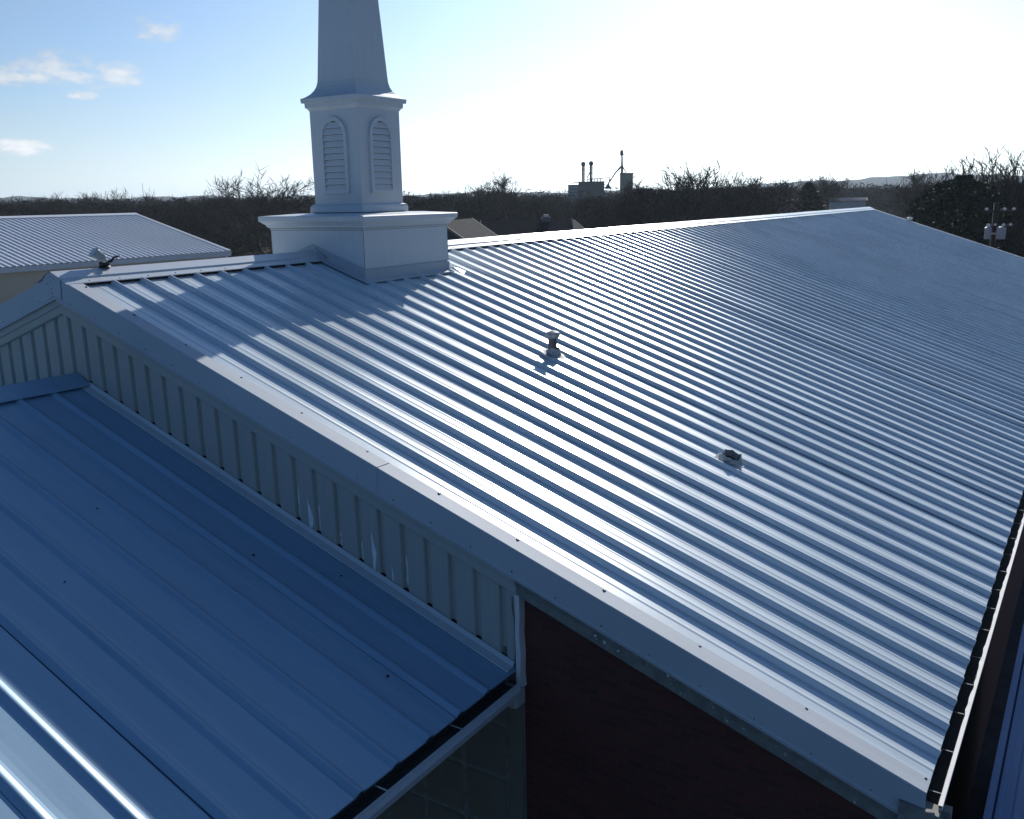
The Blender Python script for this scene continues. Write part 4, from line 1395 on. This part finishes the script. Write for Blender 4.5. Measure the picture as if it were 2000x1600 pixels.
house("house", "far white row house above the roof's far corner, left one", 1722, 520, 6, 7, hz(1722, 381, 520), hz(1722, 377, 520), 0, 'shinglel', 'sidingw', windows=1)
house("house", "far white row house above the roof's far corner, middle one", 1738, 520, 5, 7, hz(1738, 381, 520), hz(1738, 377, 520), 0, 'shinglel', 'sidingw', windows=1)
house("house", "far white row house above the roof's far corner, right one", 1778, 540, 6, 7, hz(1778, 380, 540), hz(1778, 375, 540), 0, 'shinglel', 'sidingw', windows=1)

# ------------------------------------------------------------------ utility pole
def build_pole():
    D = 62
    x, y = spot(1957, D)
    h = height_at(1957, 402, D)
    M['pole'] = plain("creosote_pole", (0.045, 0.038, 0.032), 0.9, var=0.3, scale=4)
    M['can'] = plain("grey_transformer_paint", (0.40, 0.42, 0.44), 0.5, var=0.05, scale=4)
    M['porc'] = plain("white_porcelain", (0.75, 0.75, 0.74), 0.15, var=0.02)
    root = thing("utility_pole", "wooden utility pole with two grey transformers beyond the far gable", "pole", loc=(x, y, GROUND))
    T = Matrix.Translation((x, y, GROUND)) @ Matrix.Rotation(-(YAW + math.atan(957 / 1840.0)), 4, 'Z')
    k = D / 1840.0 * .89
    Z = lambda py: height_at(1957, py, D)
    X = lambda px: (px - 1957) * k
    def B(nm, mb, mat, parent=root, **kw):
        mb.v = [tuple(T @ Vector(v)) for v in mb.v]
        return mb.build(nm, mat, parent, **kw)
    B("post", MB().tube([(0, 0, 0), (0, 0, h + .2)], [.19, .14], 12), 'pole', smooth=True)
    arm = B("crossarm", MB().box(X(1934), X(1992), -.2, -.1, Z(413), Z(410)), 'pole')
    for px in (1941, 1972, 1988):
        B("insulator", MB().lathe((X(px), -.15, Z(410)), [(.03, 0), (.09, .04), (.10, .10), (.05, .16)], 10), 'porc', arm)
    arm2 = B("crossarm", MB().box(X(1940), X(1988), -.2, -.1, Z(442), Z(439.5)), 'pole')
    for px in (1946, 1958, 1973, 1985):
        B("insulator", MB().lathe((X(px), -.15, Z(439)), [(.03, -.02), (.08, .02), (.085, .07), (.04, .12)], 10), 'porc', arm2)
    for px, w in ((1946.5, 12), (1969.5, 16.5)):
        c = B("transformer", MB().lathe((X(px), -.35, Z(465)), [(w * k * .46, 0), (w * k * .5, .05), (w * k * .5, Z(445) - Z(465)), (w * k * .47, Z(444.5) - Z(465))], 18), 'can', smooth=False)
        B("lid", MB().lathe((X(px), -.35, Z(445)), [(w * k * .53, 0), (w * k * .54, .05), (w * k * .3, .11), (.03, .13)], 18), 'can', c)
        B("bushing", MB().lathe((X(px) + .05, -.35, Z(442)), [(.03, 0), (.06, .06), (.06, .13), (.02, .2)], 8), 'porc', c)
    B("bracket", MB().box(X(1952), X(1963), -.3, -.1, Z(456), Z(453)), 'galv')
    wires = MB()
    for px, s_ in ((1941, -.2), (1972, .0), (1988, .2)):
        p0 = Vector((X(px), -.15, Z(408)))
        for side in (1,):
            pts = []
            for q in range(9):
                t = q / 8
                pts.append((p0.x + side * 26 * t, p0.y + 14 * t + s_, p0.z - 1.6 * (1 - (2 * t - 1) ** 2)))
            wires.tube(pts, .012, 4)
    B("power_lines", wires, 'black')
build_pole()

# ------------------------------------------------------------------ winter haze
def build_haze():
    m = bpy.data.materials.new("haze_air")
    m.use_nodes = True
    t = m.node_tree
    t.nodes.clear()
    o = t.nodes.new("ShaderNodeOutputMaterial")
    v = t.nodes.new("ShaderNodeVolumePrincipled")
    v.inputs["Color"].default_value = (0.72, 0.86, 1.0, 1)
    v.inputs["Density"].default_value = 0.00013
    v.inputs["Anisotropy"].default_value = 0.3
    t.links.new(v.outputs[0], o.inputs["Volume"])
    R = 5300
    h = MB().box(-R, R, -R, R, GROUND - 1.0, 75).build("haze", m)
    stuff(h, "thin pale winter haze over the whole scene", "haze")
build_haze()
